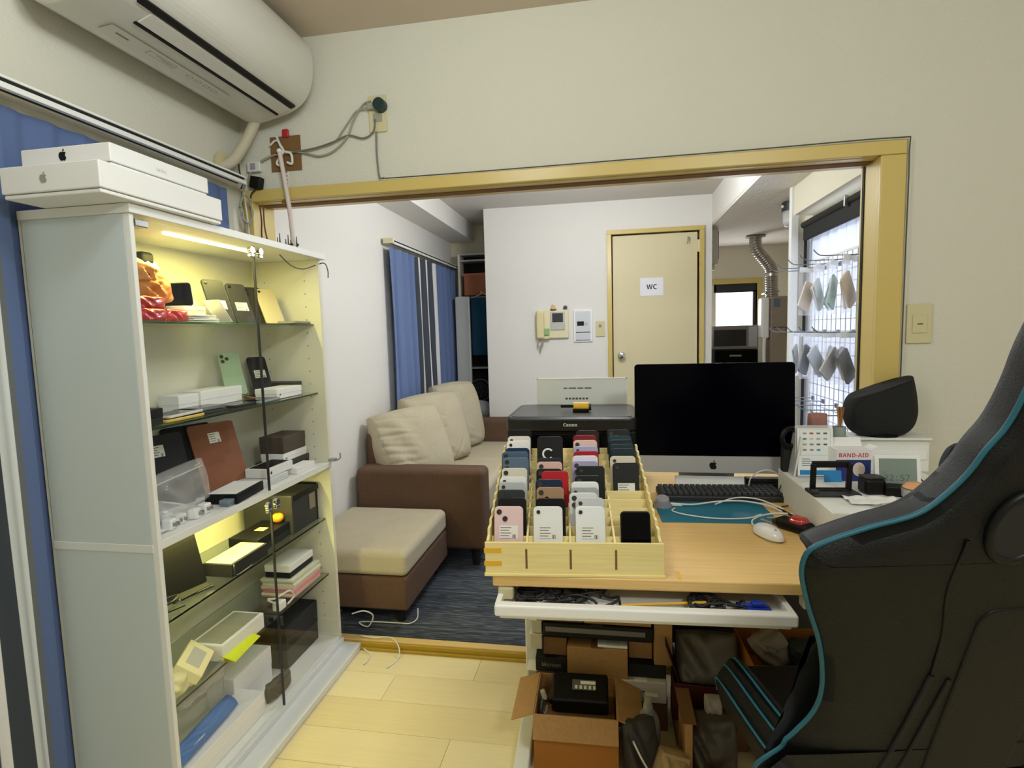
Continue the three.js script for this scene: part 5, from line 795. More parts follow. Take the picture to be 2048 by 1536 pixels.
{ // second glass shelf
  const y = SH[1] + 0.001;
  shelfBox('black_box', 'small black box at the left front of the second shelf', -1.175, y, -1.225, 0.06, 0.042, 0.06, M.blackMatte, { lid: M.black });
  const flat = (label, x, yy, z, c, o = {}) => { const p = phone(label, c, { cams: 'none', face: true, h: 0.14, ...o }); p.position.set(x, yy + 0.0045, z); p.rotation.set(R(-90), R(o.ry ?? 0), 0, 'YXZ'); return p; };
  flat('gold edged phone at the bottom of the left flat stack, second shelf', -1.18, y, -1.27, 0xd8b95c); flat('silver phone on top of the left flat stack, second shelf', -1.18, y + 0.01, -1.275, 0xd6d4cc, { ry: 4 });
  flat('dark phone on the next flat stack, second shelf', -1.205, y, -1.38, 0x3a3c38, { ry: -8 }); flat('grey phone with gold rim lying beside the black box row, second shelf', -1.2, y + 0.01, -1.38, 0x6f7670, { ry: -4 });
  flat('black phone lying flat before the white boxes, second shelf', -1.19, y, -1.55, 0x1c1e1d); flat('bluish phone lying flat beside the gold one, second shelf', -1.175, y, -1.655, 0x8fa0a8, { ry: 6 });
  flat('gold phone lying flat before the long white box, second shelf', -1.2, y, -1.79, 0xcaa06a, { ry: 55 });
  shelfBox('white_box', 'small white box stack at the left back of the second shelf', -1.3, y, -1.49, 0.08, 0.05, 0.07, M.boxWhite, { lid: M.paper });
  shelfBox('white_box', 'long low white box in the middle of the second shelf', -1.32, y, -1.66, 0.2, 0.052, 0.08, M.boxWhite, { lid: M.paper });
  shelfBox('white_box', 'white box with fruit emblem behind the right door, second shelf', -1.2, y, -1.86, 0.16, 0.035, 0.085, M.boxWhite, { lid: M.paper, dot: true });
  shelfBox('dark_box', 'flat dark box at the right end of the second shelf', -1.27, y, -1.975, 0.06, 0.045, 0.15, M.dark, { lid: M.dark });
  lean(phone('pale green phone leaning by the door gap on the second shelf', 0x9fb89a, { cams: 'tri', h: 0.155, w: 0.077 }), -1.29, y + 0.02, -1.75, R(66), 18);
  lean(phone('black phone with white label leaning by the right door, second shelf', 0x26272c, { cams: 'none', sticker: true, h: 0.155, w: 0.075, sy: 0.55 }), -1.29, y, -1.91, R(66), 20);
}
{ // middle board
  const y = MID;
  const tab = (label, x, z, ry, tilt, c, w, h, stk) => { const p = phone(label, c, { name: 'tablet', cat: 'tablet', cams: 'none', w, h, t: 0.008 }); if (stk) obj('sticker', T(quad(0.04, 0.035), 0, h * 0.78, 0.0048), stickerMat, p); lean(p, x, y + 0.001, z, ry, tilt); return p; };
  tab('copper brown tablet leaning with a label on the middle board', -1.235, -1.6, R(72), 20, 0x8b5a42, 0.16, 0.23, true);
  tab('black tablet leaning behind the copper brown one', -1.268, -1.53, R(72), 20, 0x1a1b1d, 0.16, 0.235);
  tab('dark grey tablet in a clear bag at the left of the middle board', -1.28, -1.4, R(74), 14, 0x2e3033, 0.165, 0.22, true);
  lean(phone('small black phone leaning right of the copper tablet', 0x18191b, { cams: 'none', h: 0.11, w: 0.06 }), -1.3, y + 0.001, -1.73, R(60), 25);
  bag('clear_bag', 'clear plastic bag round the dark grey tablet, middle board', 'plastic bag', [-1.2, y + 0.075, -1.34], [0.2, 0.13, 0.06], M.clear, 0.012, [0, R(80), 0.15], [['zip_edge', T(bx(0.16, 0.004, 0.003, 0, 0.045, 0.02), 0, 0, 0), M.plasticClear]]);
  bag('clear_bag', 'crumpled clear bag lying before the adapters, middle board', 'plastic bag', [-1.165, y + 0.03, -1.29], [0.14, 0.05, 0.06], M.clear, 0.012, [-0.4, R(80), 0], [['zip_edge', T(bx(0.1, 0.004, 0.003, 0, 0.022, 0.01), 0, 0, 0), M.plasticClear]]);
  let k = 0; for (const [x, z, t, l] of [[-1.14, -1.24, 0.2, 'white cube adapter nearest the cabinet corner, middle board'], [-1.15, -1.285, -0.3, 'white cube adapter second from the left, middle board'], [-1.14, -1.33, 0.4, 'white cube adapter third from the left, middle board'], [-1.145, -1.375, 0, 'white cube adapter beside the black tablet box, middle board'], [-1.185, -1.285, 0.6, 'white cube adapter behind the front row, middle board']]) { const a = thing('charger', l, 'charger', [x, y, z], t, 'white cube adapters'); obj('cube', bx(0.026, 0.028, 0.028, 0, 0.0145, 0, 0.004), M.whiteGloss, a); obj('pin', bl(0.013, 0.024, 0.01, 0.02, -0.007, -0.005, 0.0005), M.steel, a); obj('pin', bl(0.013, 0.024, 0.01, 0.02, 0.005, 0.007, 0.0005), M.steel, a); k++; }
  tag(obj('cable', tube([[-1.15, y + 0.004, -1.18], [-1.13, y + 0.01, -1.2], [-1.14, y + 0.004, -1.225], [-1.17, y + 0.012, -1.2], [-1.15, y + 0.008, -1.17]], 0.003), M.cable), 'small white cable curled at the left end of the middle board', 'cable');
  shelfBox('black_box', 'black tablet box with white top at the front of the middle board', -1.16, y, -1.53, 0.16, 0.03, 0.1, M.black, { top: M.paper, turn: 0.12 });
  shelfBox('silver_box', 'lower flat grey white box before the copper tablet, middle board', -1.175, y, -1.68, 0.17, 0.022, 0.1, mat(0xc9cccb, 0.5), { lid: mat(0xd4d7d6, 0.5) });
  const ob = shelfBox('white_box', 'open white box holding a black phone, on the flat grey box', -1.175, y + 0.024, -1.735, 0.15, 0.03, 0.085, M.boxWhite, { dot: true }); obj('phone_inside', bl(-0.033, 0.033, 0.03, 0.032, -0.065, 0.065, 0.001), M.black, ob);
  shelfBox('dark_box', 'lowest flat black box at the right of the middle board', -1.24, y, -1.92, 0.18, 0.034, 0.11, M.black, { lid: M.dark });
  shelfBox('white_box', 'white box with fruit emblem between the black and the brown box', -1.23, y + 0.036, -1.915, 0.16, 0.03, 0.09, M.boxWhite, { dot: true, lid: M.paper });
  shelfBox('brown_box', 'dark brown box on top of the right stack, middle board', -1.23, y + 0.068, -1.91, 0.15, 0.06, 0.095, mat(0x3f342c, 0.6), { lid: mat(0x443830, 0.6) });
  shelfBox('white_box', 'flat white box at the right front edge of the middle board', -1.14, y, -1.87, 0.12, 0.022, 0.045, M.boxWhite, { lid: M.paper });
  shelfBox('blue_box', 'small grey blue box tipping at the front edge, middle board', -1.125, y, -1.455, 0.05, 0.018, 0.03, mat(0x71808c, 0.5), { lid: mat(0x7a8894, 0.5) });
}
{ // third (glass) shelf
  const y = SH[2] + 0.001;
  const nt = thing('tablet_stand', 'black tablet on a folding stand at the left of the third shelf', 'tablet', [-1.235, y, -1.36], R(72)); obj('screen', T(plate(0.13, 0.17, 0.01, 0.008), 0, 0.085, 0, R(-18)), M.black, nt); obj('hinge_bar', T(bx(0.13, 0.012, 0.012, 0, 0.115, 0.006, 0.003), 0, 0, 0, R(-18)), M.beigePlastic, nt); obj('stand_base', bl(-0.06, 0.06, 0, 0.006, -0.02, 0.07, 0.002), M.dark, nt);
  shelfBox('black_box', 'black box with a cream note in the middle of the third shelf', -1.22, y, -1.73, 0.2, 0.05, 0.11, M.blackMatte, { sticker: true, lid: M.black });
  const b2 = shelfBox('black_box', 'black box with pale top and cable loop, front of the third shelf', -1.185, y, -1.545, 0.18, 0.04, 0.1, M.blackMatte, { top: mat(0xb5b49a, 0.5), sticker: true }); obj('cable_loop', tube([[0.04, 0.04, 0.07], [0.055, 0.03, 0.085], [0.056, 0.004, 0.08], [0.06, 0.004, 0.04], [0.06, 0.006, 0.01]], 0.003), M.cableDark, b2);
  const mb = thing('small_safe', 'tall dark cube with a framed front at the right of the third shelf', 'box', [-1.25, y, -1.9]); obj('body', bl(-0.1, 0.1, 0, 0.145, -0.085, 0.085, 0.004), M.dark, mb); obj('front_frame', [bl(-0.09, 0.1, 0.0, 0.15, -0.095, -0.086, 0.002), bl(0.1, 0.106, 0.125, 0.145, -0.095, 0.085, 0.001)], M.black, mb); obj('window', bl(0.1, 0.104, 0.06, 0.12, -0.07, -0.03, 0.001), mat(0x8b7d66, 0.6), mb);
  const or = thing('mandarin', 'bright orange mandarin sitting on the black box, third shelf', 'fruit', [-1.2, y + 0.051, -1.8]); { const g = new THREE.SphereGeometry(0.021, 28, 20), q = g.attributes.position; for (let i = 0; i < q.count; i++) { const yy = q.getY(i); q.setY(i, yy * 0.86 - (yy > 0.017 ? 0.002 : 0)); } g.computeVertexNormals(); obj('peel', clean(g.translate(0, 0.018, 0)), pmat(0xf59a10, 0.45, { bumpMap: bumpLeather, bumpScale: 0.0004 }), or); obj('stalk', cyl(0.0025, 0.003, 0.003, 0, 0.035, 0, 8), mat(0x55601c, 0.7), or); }
  const pn = thing('pen', 'black pen lying on the third shelf below the tablet', 'pen', [-1.17, y + 0.005, -1.35], R(80)); obj('barrel', cyl(0.004, 0.004, 0.1, 0, 0, 0, 12, 'x'), M.black, pn); obj('tip', cyl(0.004, 0.001, 0.014, -0.057, 0, 0, 12, 'x'), M.steel, pn);
}
{ // fourth shelf
  const y = SH[3] + 0.001;
  const st = thing('paper_stack', 'stack of pink and cream papers at the right of the fourth shelf', 'papers', [-1.21, y, -1.88]); const cols = [0xe9b9b4, 0xefe6cf, 0xe38f8f, 0xe7e4d2, 0xf0c9c0, 0xdfe3cf, 0xe9e4c4, 0xd9dccb]; for (let i = 0; i < 8; i++) obj('sheaf', T(bx(0.13, 0.0085, 0.19, 0, 0, 0, 0.001), 0.004 * ((i * 7) % 3 - 1), 0.0045 + i * 0.009, 0.004 * ((i * 5) % 3 - 1)), mat(cols[i], 0.8), st);
  shelfBox('white_box', 'white box with black base on the paper stack, fourth shelf', -1.21, y + 0.075, -1.87, 0.16, 0.045, 0.1, M.black, { lid: M.boxWhite, dot: true });
  const ob = shelfBox('open_box', 'open white box with grey inside, front of the fourth shelf', -1.19, y, -1.49, 0.2, 0.05, 0.11, M.boxWhite, {}); obj('inset', bl(-0.045, 0.045, 0.05, 0.0512, -0.09, 0.09, 0.0005), M.cableGrey, ob);
  const yb = thing('picture_box', 'cream yellow box with a phone picture on the fourth shelf', 'box', [-1.165, y, -1.31], R(24)); obj('carton', T(bx(0.075, 0.028, 0.13, 0, 0, 0, 0.002), 0, 0.05, 0, 0, 0, R(-38)), mat(0xf0e6b0, 0.6), yb); obj('picture', T(bx(0.04, 0.0008, 0.08, 0, 0.0145, 0, 0), 0, 0.05, 0, 0, 0, R(-38)), mat(0xb9b9ae, 0.6), yb); obj('gold_edge', T(bx(0.001, 0.022, 0.128, 0.038, 0, 0, 0), 0, 0.05, 0, 0, 0, R(-38)), mat(0xd0a02c, 0.5), yb);
  const yf = thing('yellow_folder', 'bright lime yellow folder edge before the open white box', 'folder', [-1.132, y, -1.46], 0.1); obj('cover', T(bx(0.05, 0.003, 0.14, 0, 0.012, 0, 0), 0, 0, 0, 0, 0, R(-20)), mat(0xd6e416, 0.5), yf); obj('back_cover', T(bx(0.05, 0.002, 0.14, 0, 0.004, 0, 0), 0, 0, 0, 0, 0, R(-6)), mat(0xb5a03a, 0.5), yf);
  const ch = thing('charger', 'white charger with angular cable beside the door gap, fourth shelf', 'charger', [-1.15, y + 0.004, -1.7]); obj('plug', bx(0.03, 0.03, 0.04, 0, 0.016, 0.0, 0.004), M.whiteGloss, ch); obj('cable', tube([[0, 0.03, 0.02], [-0.01, 0.06, 0.05], [0.0, 0.05, 0.02], [0.01, 0.045, -0.05], [0.012, 0.015, -0.07], [0.012, 0.005, -0.03]], 0.0035, 50), M.cable, ch);
  bag('plush', 'cream fabric bundle at the left front of the fourth shelf', 'bundle', [-1.17, y + 0.03, -1.225], [0.1, 0.06, 0.07], mat(0xdfd9a8, 0.9), 0.01, [0.2, R(85), 0], [['tuft', new THREE.SphereGeometry(0.02, 14, 10).translate(0.045, -0.012, 0.02), mat(0xe6e2b8, 0.9)]]);
  tag(obj('cable_knot', [0, 1, 2].map((i) => tube([[-1.2, y + 0.008, -1.2 - i * 0.01], [-1.16, y + 0.03, -1.22], [-1.18, y + 0.012 + i * 0.008, -1.26], [-1.21, y + 0.02, -1.23], [-1.17, y + 0.01, -1.2], [-1.14, y + 0.012, -1.24]], 0.003, 40)).map((g) => { g.translate(0.0, 0.226, -0.03); return g; }), M.cableDark), 'black earphone cables in a knot on the third shelf', 'cable');
}
{ // bottom
  const y = 0.064;
  shelfBox('white_box', 'long white box lying along the bottom board at the front', -1.17, y, -1.37, 0.36, 0.07, 0.09, M.boxWhite, { lid: M.paper });
  shelfBox('white_box', 'upright white box behind the door gap at the cabinet bottom', -1.26, y, -1.62, 0.2, 0.12, 0.1, M.boxWhite, { lid: M.paper });
  shelfBox('dark_box', 'large dark box at the right of the cabinet bottom', -1.26, y, -1.88, 0.22, 0.16, 0.16, M.dark, { lid: M.blackMatte });
  const bs = thing('blue_packet', 'long blue striped packet on the white box at the cabinet bottom', 'packet', [-1.165, y + 0.073, -1.33], R(4)); obj('packet', T(T(pillow(0.28, 0.05, 0.03, 0.004, 3, 18), 0, 0, 0, R(-50)), 0, 0.024, 0, 0, Math.PI / 2), mat(0x3f74b8, 0.5), bs); obj('label', T(bx(0.001, 0.02, 0.06, 0.016, 0.02, 0.05, 0), 0, 0, 0), M.label, bs);
  bag('bubble_wrap', 'clear bubble wrap roll above the blue packet, cabinet bottom', 'bubble wrap', [-1.25, y + 0.14, -1.35], [0.3, 0.1, 0.09], M.clear, 0.012, [0, R(88), 0], [['fold', T(pillow(0.2, 0.06, 0.05, 0.01, 4, 14), 0.05, 0.05, 0.02), M.plasticClear]]);
  bag('dark_pouch', 'dark pouch lying before the door gap at the cabinet bottom', 'pouch', [-1.135, y + 0.03, -1.64], [0.12, 0.06, 0.035], mat(0x4a463c, 0.6), 0.006, [0, R(85), 0], [['zip', bx(0.1, 0.003, 0.003, 0, 0.02, 0.014), M.dark]]);
}
// ---------- gaming chair ----------
{
  const t = thing('gaming_chair', 'black gaming chair with teal piping seen from behind', 'chair', [0.527, 0, -0.978], R(14));
  const SC = 0.93, SH0 = 0.555, u0 = 0.03;
  const half = [[-0.288, -0.03], [-0.293, 0.057], [-0.281, 0.082], [-0.256, 0.124], [-0.247, 0.162], [-0.25, 0.205], [-0.263, 0.26], [-0.279, 0.306], [-0.302, 0.357], [-0.32, 0.403], [-0.329, 0.434], [-0.328, 0.461], [-0.316, 0.476], [-0.278, 0.492], [-0.231, 0.507], [-0.18, 0.52], [-0.149, 0.541], [-0.116, 0.584], [-0.099, 0.624], [-0.08, 0.66], [-0.07, 0.711], [-0.066, 0.77], [-0.05, 0.83], [-0.01, 0.86]].map(([u, v]) => [(u - u0) * SC, v * SC]);
  const pts = [...half, ...half.slice(0, -1).reverse().map(([u, v]) => [-u, v])];
  const curve = new THREE.CatmullRomCurve3(pts.map(([u, v]) => V3(u, v, 0)), true, 'catmullrom', 0.5), N = 200, ring = curve.getPoints(N).slice(0, N);
  const nor = ring.map((_, i) => { const a = ring[(i + N - 2) % N], b = ring[(i + 2) % N], d = V3(b.x - a.x, b.y - a.y, 0).normalize(); return V3(-d.y, d.x, 0); });   // outward
  const back = new THREE.Group(); back.name = 'backrest'; t.add(back); back.position.set(u0 * SC, SH0, 0); back.rotation.x = R(16);
  // shell: rings from the flat rear panel over the piped edge to the tapering front
  const band = (layers, capRear, capFront) => {
    const pos = [], idx = [];
    for (const [z, off, up] of layers) ring.forEach((p, i) => { const lim = Math.min(1, 0.25 + Math.abs(p.x) * 2.6), e0 = Math.max(0, Math.min(1, (p.y - 0.385) / 0.06)), e = e0 * e0 * (3 - 2 * e0) * Math.max(p.y > 0.5 ? 1 : 0, Math.max(0, Math.min(1, nor[i].y * 1.6 - 0.1))), o = (off * (p.y < 0.16 ? 1 + 1.6 * Math.min(1, (0.16 - p.y) / 0.08) : 1) * (1 - e) + up * e) * lim; pos.push(p.x - nor[i].x * o, p.y - nor[i].y * o, z); });
    for (let j = 0; j < layers.length - 1; j++) for (let i = 0; i < N; i++) { const a = j * N + i, b = j * N + (i + 1) % N; idx.push(a, a + N, b, b, a + N, b + N); }
    const cap = (j, dz, flip) => { const base = pos.length / 3, K = 8; const src = Array.from({ length: N }, (_, i) => [pos[(j * N + i) * 3], pos[(j * N + i) * 3 + 1], pos[(j * N + i) * 3 + 2]]);
      for (let k = 1; k <= K; k++) { const f = 1 - k / K; src.forEach(([x, y, z]) => pos.push(x * f, y, z + dz * (1 - f * f))); }
      for (let k = 0; k < K; k++) for (let i = 0; i < N; i++) { const A = k ? base + (k - 1) * N : j * N, B = base + k * N, i2 = (i + 1) % N; flip ? idx.push(A + i, B + i, A + i2, A + i2, B + i, B + i2) : idx.push(A + i, A + i2, B + i, A + i2, B + i2, B + i); } };
    if (capRear !== undefined) cap(0, capRear, false); if (capFront !== undefined) cap(layers.length - 1, capFront, true);
    const g = new THREE.BufferGeometry(); g.setAttribute('position', new THREE.Float32BufferAttribute(pos, 3)); g.setIndex(idx); g.computeVertexNormals(); return boxUV(g);
  };
  obj('shell', band([[0.018, 0.03, 0.03], [0.012, 0.014, 0.014], [0.0, 0.002, 0.002]], 0.01), M.leather, back);
  obj('side_bolster', band([[0.0, 0.002, 0.002], [-0.014, 0.018, -0.001], [-0.03, 0.04, 0.001], [-0.042, 0.062, 0.01], [-0.048, 0.08, 0.024], [-0.05, 0.1, 0.04]], undefined, -0.03), M.leatherTop, back);
  obj('piping', tube(ring.filter((_, i) => i % 2 === 0).map((p) => [p.x, p.y, 0.0]), 0.0036, 320, 8, true), M.teal, back);
  obj('neck_pillow', T(pillow(0.15, 0.075, 0.06, 0.002, 1, 18), 0.0, 0.498, -0.09), mat(0x171c2b, 0.85), back);
  for (const s of [-1, 1]) {
    obj('hole_trim', T(clean(new THREE.TorusGeometry(1, 0.14, 10, 40)).scale(0.042, 0.052, 0.05), s * 0.062, 0.475, 0.026), M.black, back);
    obj('hole', T(cyl(0.04, 0.04, 0.002, 0, 0, 0, 32, 'z').scale(1, 1.25, 1), s * 0.062, 0.475, 0.028), M.blackMatte, back);
    obj('seam', tube([[s * 0.13, 0.46, 0.026], [s * 0.135, 0.38, 0.026], [s * 0.12, 0.3, 0.026], [s * 0.115, 0.22, 0.027]], 0.0022), M.black, back);
    obj('pocket_edge', [tube([[s * 0.115, 0.22, 0.027], [s * 0.13, 0.1, 0.026], [s * 0.15, -0.02, 0.024]], 0.004), tube([[s * 0.085, 0.21, 0.028], [s * 0.1, 0.1, 0.027], [s * 0.118, -0.02, 0.026]], 0.003)], M.blackMatte, back);
  }
  obj('centre_panel', T(plate(0.15, 0.36, 0.012, 0.03, 0.004), 0, 0.16, 0.024), M.leather, back);
  const prof = [[-0.215, 0.385], [-0.23, 0.44], [-0.222, 0.462], [-0.21, 0.478], [-0.195, 0.497], [-0.175, 0.498], [-0.15, 0.475], [0, 0.465]].map(([a, b]) => [a + 0.01, b]); const full = [...prof, ...prof.slice(0, -1).reverse().map(([a, b]) => [-a, b])];
  const sg = poly(full, 0.38, 0.012); sg.translate(0.02, 0, -0.39); obj('seat', boxUV(sg), M.leather, t);
  for (const s of [-1, 1]) for (const [a, b] of [[-0.221, 0.456], [-0.2, 0.486], [-0.178, 0.502]]) obj('seat_piping', tube([[0.02 - s * a, b, -0.01], [0.02 - s * a, b, -0.22], [0.02 - s * a * 0.98, b - 0.002, -0.385], [0.02 - s * a * 0.95, b - 0.04, -0.402]], 0.0026, 40), M.matTeal, t);
  obj('seat_plate', bl(-0.13, 0.22, 0.36, 0.4, -0.4, -0.08, 0.006), M.black, t); obj('gas_lift', [cyl(0.026, 0.026, 0.2, 0.05, 0.27, -0.24, 20), cyl(0.034, 0.036, 0.13, 0.05, 0.16, -0.24, 20)], M.dark, t);
  for (let i = 0; i < 5; i++) { const a = i * 1.2566 + 0.3, c = Math.cos(a), s = Math.sin(a), cx = 0.05, cz = -0.24; obj('base_leg', tube([[cx + 0.03 * c, 0.105, cz + 0.03 * s], [cx + 0.18 * c, 0.095, cz + 0.18 * s], [cx + 0.31 * c, 0.075, cz + 0.31 * s]], 0.02, 16, 10), M.black, t); obj('caster', [T(cyl(0.027, 0.027, 0.02, 0, 0, 0, 18, 'x'), cx + 0.31 * c - 0.014, 0.028, cz + 0.31 * s), T(cyl(0.027, 0.027, 0.02, 0, 0, 0, 18, 'x'), cx + 0.31 * c + 0.014, 0.028, cz + 0.31 * s), cyl(0.008, 0.008, 0.05, cx + 0.31 * c, 0.05, cz + 0.31 * s, 10)], M.black, t); }
}
// ---------- things stacked under the desk ----------
{
  const open = (label, p, w, h, d, turn, m, flaps, inner) => { // open carton, base centre at p
    const t = thing('cardboard_box', label, 'box', p, turn), k = 0.004;
    obj('carton', [bl(-w / 2, w / 2, 0, k, -d / 2, d / 2, 0), bl(-w / 2, w / 2, 0, h, d / 2 - k, d / 2, 0.001), bl(-w / 2, w / 2, 0, h, -d / 2, -d / 2 + k, 0.001), bl(-w / 2, -w / 2 + k, 0, h, -d / 2, d / 2, 0.001), bl(w / 2 - k, w / 2, 0, h, -d / 2, d / 2, 0.001)], m, t);
    for (const [side, ang, len] of flaps) { const f = bx(side === 'l' || side === 'r' ? len : w, 0.003, side === 'l' || side === 'r' ? d : len, 0, 0, 0, 0.001); if (side === 'l') T(T(f, -len / 2, 0, 0), -w / 2, h, 0).applyMatrix4(new THREE.Matrix4().makeTranslation(-w / 2, h, 0).multiply(new THREE.Matrix4().makeRotationZ(ang)).multiply(new THREE.Matrix4().makeTranslation(w / 2, -h, 0))); else if (side === 'r') T(T(f, len / 2, 0, 0), w / 2, h, 0).applyMatrix4(new THREE.Matrix4().makeTranslation(w / 2, h, 0).multiply(new THREE.Matrix4().makeRotationZ(-ang)).multiply(new THREE.Matrix4().makeTranslation(-w / 2, -h, 0))); else T(T(f, 0, 0, len / 2), 0, h, d / 2).applyMatrix4(new THREE.Matrix4().makeTranslation(0, h, d / 2).multiply(new THREE.Matrix4().makeRotationX(ang)).multiply(new THREE.Matrix4().makeTranslation(0, -h, -d / 2))); obj('flap', f, M.card, t); }
    return t;
  };
  const b1 = open('open cardboard box in front under the desk, holding black adapters', [-0.11, 0, -1.6], 0.242, 0.18, 0.2, 0.02, M.card, [['l', 0.35, 0.07], ['r', 0.4, 0.08], ['f', 1.2, 0.065]]);
  obj('contents', bl(-0.115, 0.115, 0.1, 0.135, -0.095, 0.095, 0.003), M.cardDark, b1);
  obj('orange_band', bl(-0.1205, 0.1205, 0.0, 0.125, 0.1, 0.1015, 0), M.cardOrange, b1);
  const br = thing('power_brick', 'black power brick with a label on top of the open cardboard box', 'power brick', [-0.1, 0.136, -1.61], 0.03); obj('brick', T(bx(0.17, 0.055, 0.1, 0, 0, 0, 0.008), 0, 0.045, 0, R(18)), M.black, br); obj('label', T(quad(0.07, 0.035), 0.012, 0.0748, 0.006, R(-72)), print(0.07, 0.035, (c, w, h) => { c.fillStyle = '#55544e'; c.fillRect(0, 0, w, h); c.fillStyle = '#d8d6c8'; c.fillRect(90, 14, 400, 40); c.fillStyle = '#c9c7ba'; for (let i = 0; i < 5; i++) c.fillRect(30 + i * 50, 70, 28, 44); }, 0.5, 256), br);
  obj('cord', tube([[-0.085, 0.03, 0.03], [-0.108, 0.05, 0.05], [-0.112, 0.02, 0.075], [-0.1, -0.02, 0.06]], 0.006), M.cableDark, br);
  const pg = thing('plug', 'grey plug hanging on the left rim of the open cardboard box', 'plug', [-0.205, 0.2, -1.56]); obj('plug_body', T(bx(0.014, 0.03, 0.014, 0, 0, 0, 0.004), 0, 0, 0, 0, 0, 0.3), M.cableGrey, pg); obj('plug_cord', tube([[0, -0.012, 0], [-0.008, -0.035, 0.01], [0.004, -0.05, 0.012], [0.01, -0.03, 0.004]], 0.003), M.cableGrey, pg);
  const sb = (name, label, x0, x1, y0, y1, z0, z1, m, o = {}) => { const t = thing(name, label, o.cat ?? 'box', [(x0 + x1) / 2, y0, (z0 + z1) / 2], o.turn ?? 0); const w = x1 - x0, h = y1 - y0, d = Math.abs(z1 - z0); obj('carton', bl(-w / 2, w / 2, 0, h, -d / 2, d / 2, o.r ?? 0.003), m, t); obj(o.part ?? 'seam_tape', bl(-0.02, 0.02, h, h + 0.0006, -d / 2, d / 2, 0), o.tape ?? M.cardDark, t); if (o.print) obj('print', T(quad(w * 0.7, h * 0.6), 0, h / 2, d / 2 + 0.0008), o.print, t); return t; };
  const zb = -1.95, zf = -1.72;
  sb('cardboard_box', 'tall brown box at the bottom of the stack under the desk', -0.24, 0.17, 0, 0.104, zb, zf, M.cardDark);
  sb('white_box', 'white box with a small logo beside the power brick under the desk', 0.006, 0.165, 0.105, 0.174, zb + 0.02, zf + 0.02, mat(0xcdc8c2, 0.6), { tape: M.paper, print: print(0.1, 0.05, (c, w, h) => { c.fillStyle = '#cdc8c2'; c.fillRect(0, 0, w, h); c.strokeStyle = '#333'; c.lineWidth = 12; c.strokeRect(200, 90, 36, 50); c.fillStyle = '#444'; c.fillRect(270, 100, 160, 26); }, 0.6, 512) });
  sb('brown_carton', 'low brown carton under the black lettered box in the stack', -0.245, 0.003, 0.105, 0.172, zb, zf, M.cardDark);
  sb('black_box', 'black box with pale lettering on its front in the stack under the desk', -0.25, -0.147, 0.173, 0.222, zb, zf + 0.005, M.blackMatte, { tape: M.black, print: print(0.09, 0.035, (c, w, h) => { c.fillStyle = '#141415'; c.fillRect(0, 0, w, h); c.fillStyle = '#a8928a'; c.font = '120px sans-serif'; c.textAlign = 'center'; c.textBaseline = 'middle'; c.fillText('Microon', w / 2, h / 2); }, 0.6, 512) });
  sb('cardboard_box', 'plain brown carton in the middle of the stack under the desk', -0.145, 0.046, 0.175, 0.27, zb, zf + 0.015, M.card);
  sb('black_tray', 'flat black tray on the white box under the upright carton', 0.048, 0.165, 0.175, 0.219, zb, zf, M.blackMatte, { tape: M.black, cat: 'tray' });
  sb('cardboard_box', 'upright brown carton at the right of the stack under the desk', 0.128, 0.184, 0.22, 0.42, zb, zf, M.card);
  sb('cardboard_box', 'brown carton behind the plain carton, left of the upright one', 0.05, 0.125, 0.22, 0.296, zb, zf - 0.03, M.card);
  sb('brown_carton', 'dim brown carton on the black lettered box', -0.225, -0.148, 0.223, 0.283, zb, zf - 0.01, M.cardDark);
  sb('white_slip', 'thin white envelope on the plain brown carton', -0.048, 0.046, 0.271, 0.28, zb, zf + 0.01, M.paper, { tape: M.label });
  sb('black_device', 'flat black device with a grey stripe high in the stack under the desk', -0.223, 0.124, 0.297, 0.342, zb, zf + 0.01, M.black, { tape: M.dark, part: 'top_strip', cat: 'device' });
  { const t = scene.children[scene.children.length - 1]; obj('grey_stripe', bl(-0.165, 0.15, 0.018, 0.034, 0.1195, 0.1215, 0), mat(0x6c6a66, 0.5), t); }
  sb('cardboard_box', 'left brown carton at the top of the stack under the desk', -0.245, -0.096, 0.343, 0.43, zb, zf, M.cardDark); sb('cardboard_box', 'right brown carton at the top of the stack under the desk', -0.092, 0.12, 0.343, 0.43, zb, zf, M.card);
  sb('small_white_box', 'small white box squeezed beside the desk leg, upper one', -0.262, -0.228, 0.3, 0.342, zf - 0.06, zf, mat(0xbdb8aa, 0.6), { tape: M.label }); sb('small_white_box', 'small white box squeezed beside the desk leg, middle one', -0.268, -0.228, 0.245, 0.295, zf - 0.06, zf, mat(0xc4bda8, 0.6), { tape: M.label }); sb('small_white_box', 'small grey box squeezed beside the desk leg, lowest one', -0.276, -0.247, 0.119, 0.17, zf - 0.06, zf, mat(0xa39c98, 0.6), { tape: M.label });
  // right part
  const rb = open('dark red box with a crumpled bag under the desk', [0.285, 0.08, -1.74], 0.2, 0.12, 0.16, -0.06, mat(0x4a1218, 0.5), []);
  obj('flap', T(bx(0.003, 0.14, 0.15, 0, 0, 0, 0.001), -0.1, 0.17, 0.0, 0, 0, R(18)), mat(0x3a0e14, 0.5), rb);
  sb('cardboard_box', 'brown carton carrying the dark red box under the desk', 0.19, 0.4, 0, 0.079, -1.84, -1.66, M.cardDark);
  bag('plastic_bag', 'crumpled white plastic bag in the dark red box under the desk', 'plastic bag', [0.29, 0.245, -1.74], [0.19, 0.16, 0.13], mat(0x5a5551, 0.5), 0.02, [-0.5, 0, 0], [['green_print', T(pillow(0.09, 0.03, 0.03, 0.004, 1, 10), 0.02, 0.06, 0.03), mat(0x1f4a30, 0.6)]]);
  const ob = open('brown open box with grey odds and ends, right under the desk', [0.53, 0.2, -1.74], 0.27, 0.1, 0.22, 0.05, M.cardOrange, []);
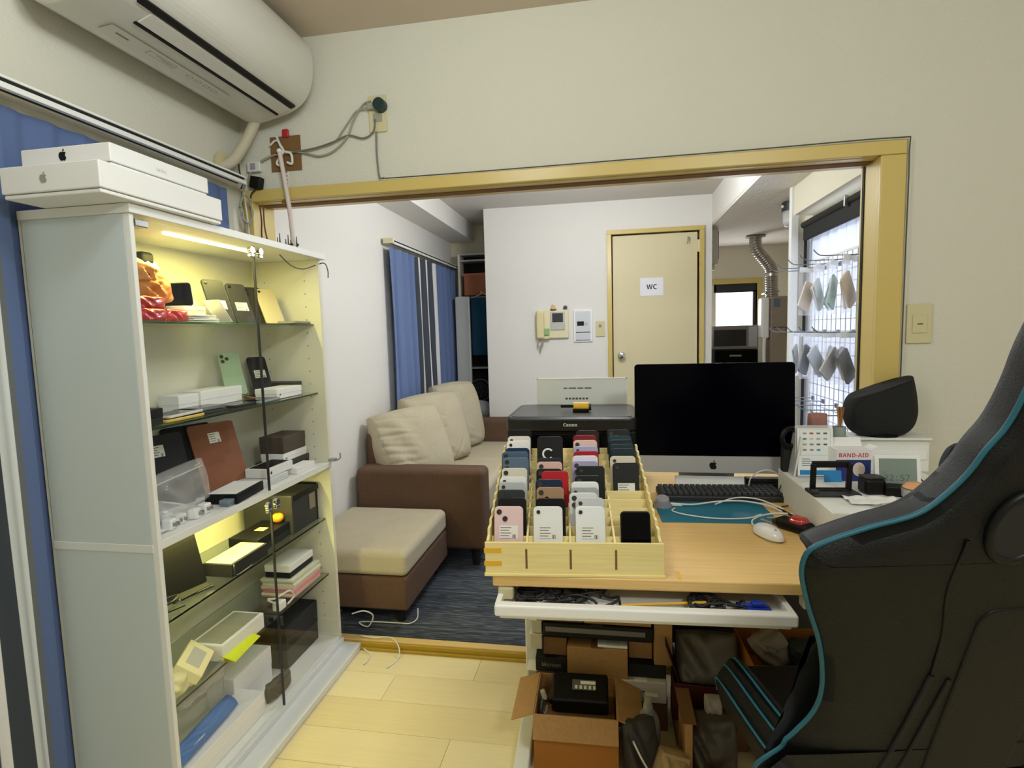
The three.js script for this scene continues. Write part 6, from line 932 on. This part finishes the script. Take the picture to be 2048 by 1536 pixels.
  sb('cardboard_box', 'plain carton under the brown open box at the right under the desk', 0.42, 0.68, 0, 0.199, -1.84, -1.62, M.cardDark);
  bag('cloth_bundle', 'grey cloth bundle inside the right brown open box', 'cloth', [0.48, 0.29, -1.74], [0.1, 0.12, 0.08], mat(0x857c75, 0.8), 0.012, [0, 0, 0.6], [['fold', T(pillow(0.07, 0.05, 0.04, 0.006, 3, 10), 0.02, 0.03, 0.03), mat(0x786f68, 0.8)]]); bag('cloth_bundle', 'dark green bundle inside the right brown open box', 'cloth', [0.575, 0.275, -1.74], [0.12, 0.09, 0.08], mat(0x24382c, 0.8), 0.012, [0, 0, 0], [['fold', T(pillow(0.07, 0.05, 0.04, 0.006, 5, 10), -0.02, 0.03, 0.03), mat(0x1f3026, 0.8)]]);
  const pb = thing('pump_bottle', 'grey pump bottle standing between the boxes under the desk', 'bottle', [0.1, 0, -1.585]); obj('bottle', lathe([[0, 0], [0.032, 0], [0.035, 0.01], [0.035, 0.12], [0.028, 0.15], [0.014, 0.165], [0.014, 0.18], [0, 0.18]], 28), pmat(0x8f8c8c, 0.3), pb); obj('pump', [cyl(0.011, 0.011, 0.03, 0, 0.192, 0, 16), bl(-0.008, 0.03, 0.207, 0.218, -0.007, 0.007, 0.003)], M.cableGrey, pb);
  bag('dark_bag', 'dark bag slumped between the carton and the paper bag under the desk', 'bag', [0.075, 0.09, -1.52], [0.1, 0.18, 0.08], mat(0x2e2a2c, 0.6), 0.012, [0, 0.3, 0.1], [['drawstring', tube([[-0.03, 0.06, 0.04], [-0.01, 0.0, 0.046], [0.02, -0.07, 0.045]], 0.003), M.label]]);
  bag('paper_bag', 'tan paper bag on the floor under the desk', 'bag', [0.15, 0.06, -1.5], [0.09, 0.1, 0.07], mat(0xa88f64, 0.8), 0.01, [0, 0.2, -0.35], [['folded_top', T(bx(0.08, 0.02, 0.01, 0, 0.04, 0.02, 0.003), 0, 0, 0), mat(0xb89e70, 0.8)]]);
  sb('cardboard_sheet', 'curved brown cardboard piece standing beside the clear bag under the desk', 0.195, 0.215, 0.0, 0.19, -1.66, -1.5, M.card, { part: 'bent_edge', tape: M.cardDark });
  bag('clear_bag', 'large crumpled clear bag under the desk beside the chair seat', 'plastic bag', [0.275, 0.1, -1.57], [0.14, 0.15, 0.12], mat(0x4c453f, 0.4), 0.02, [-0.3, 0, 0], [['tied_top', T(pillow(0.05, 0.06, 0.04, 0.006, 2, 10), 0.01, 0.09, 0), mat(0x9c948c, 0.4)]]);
  sb('red_box', 'red brown box on the floor below the clear bag under the desk', 0.222, 0.34, 0, 0.05, -1.66, -1.46, mat(0x8a3414, 0.5), { tape: mat(0x7a2c10, 0.5) });
}
scene.traverse((o) => { if (o.isMesh) { o.castShadow = true; o.receiveShadow = true; } });
renderer.render(scene, camera);
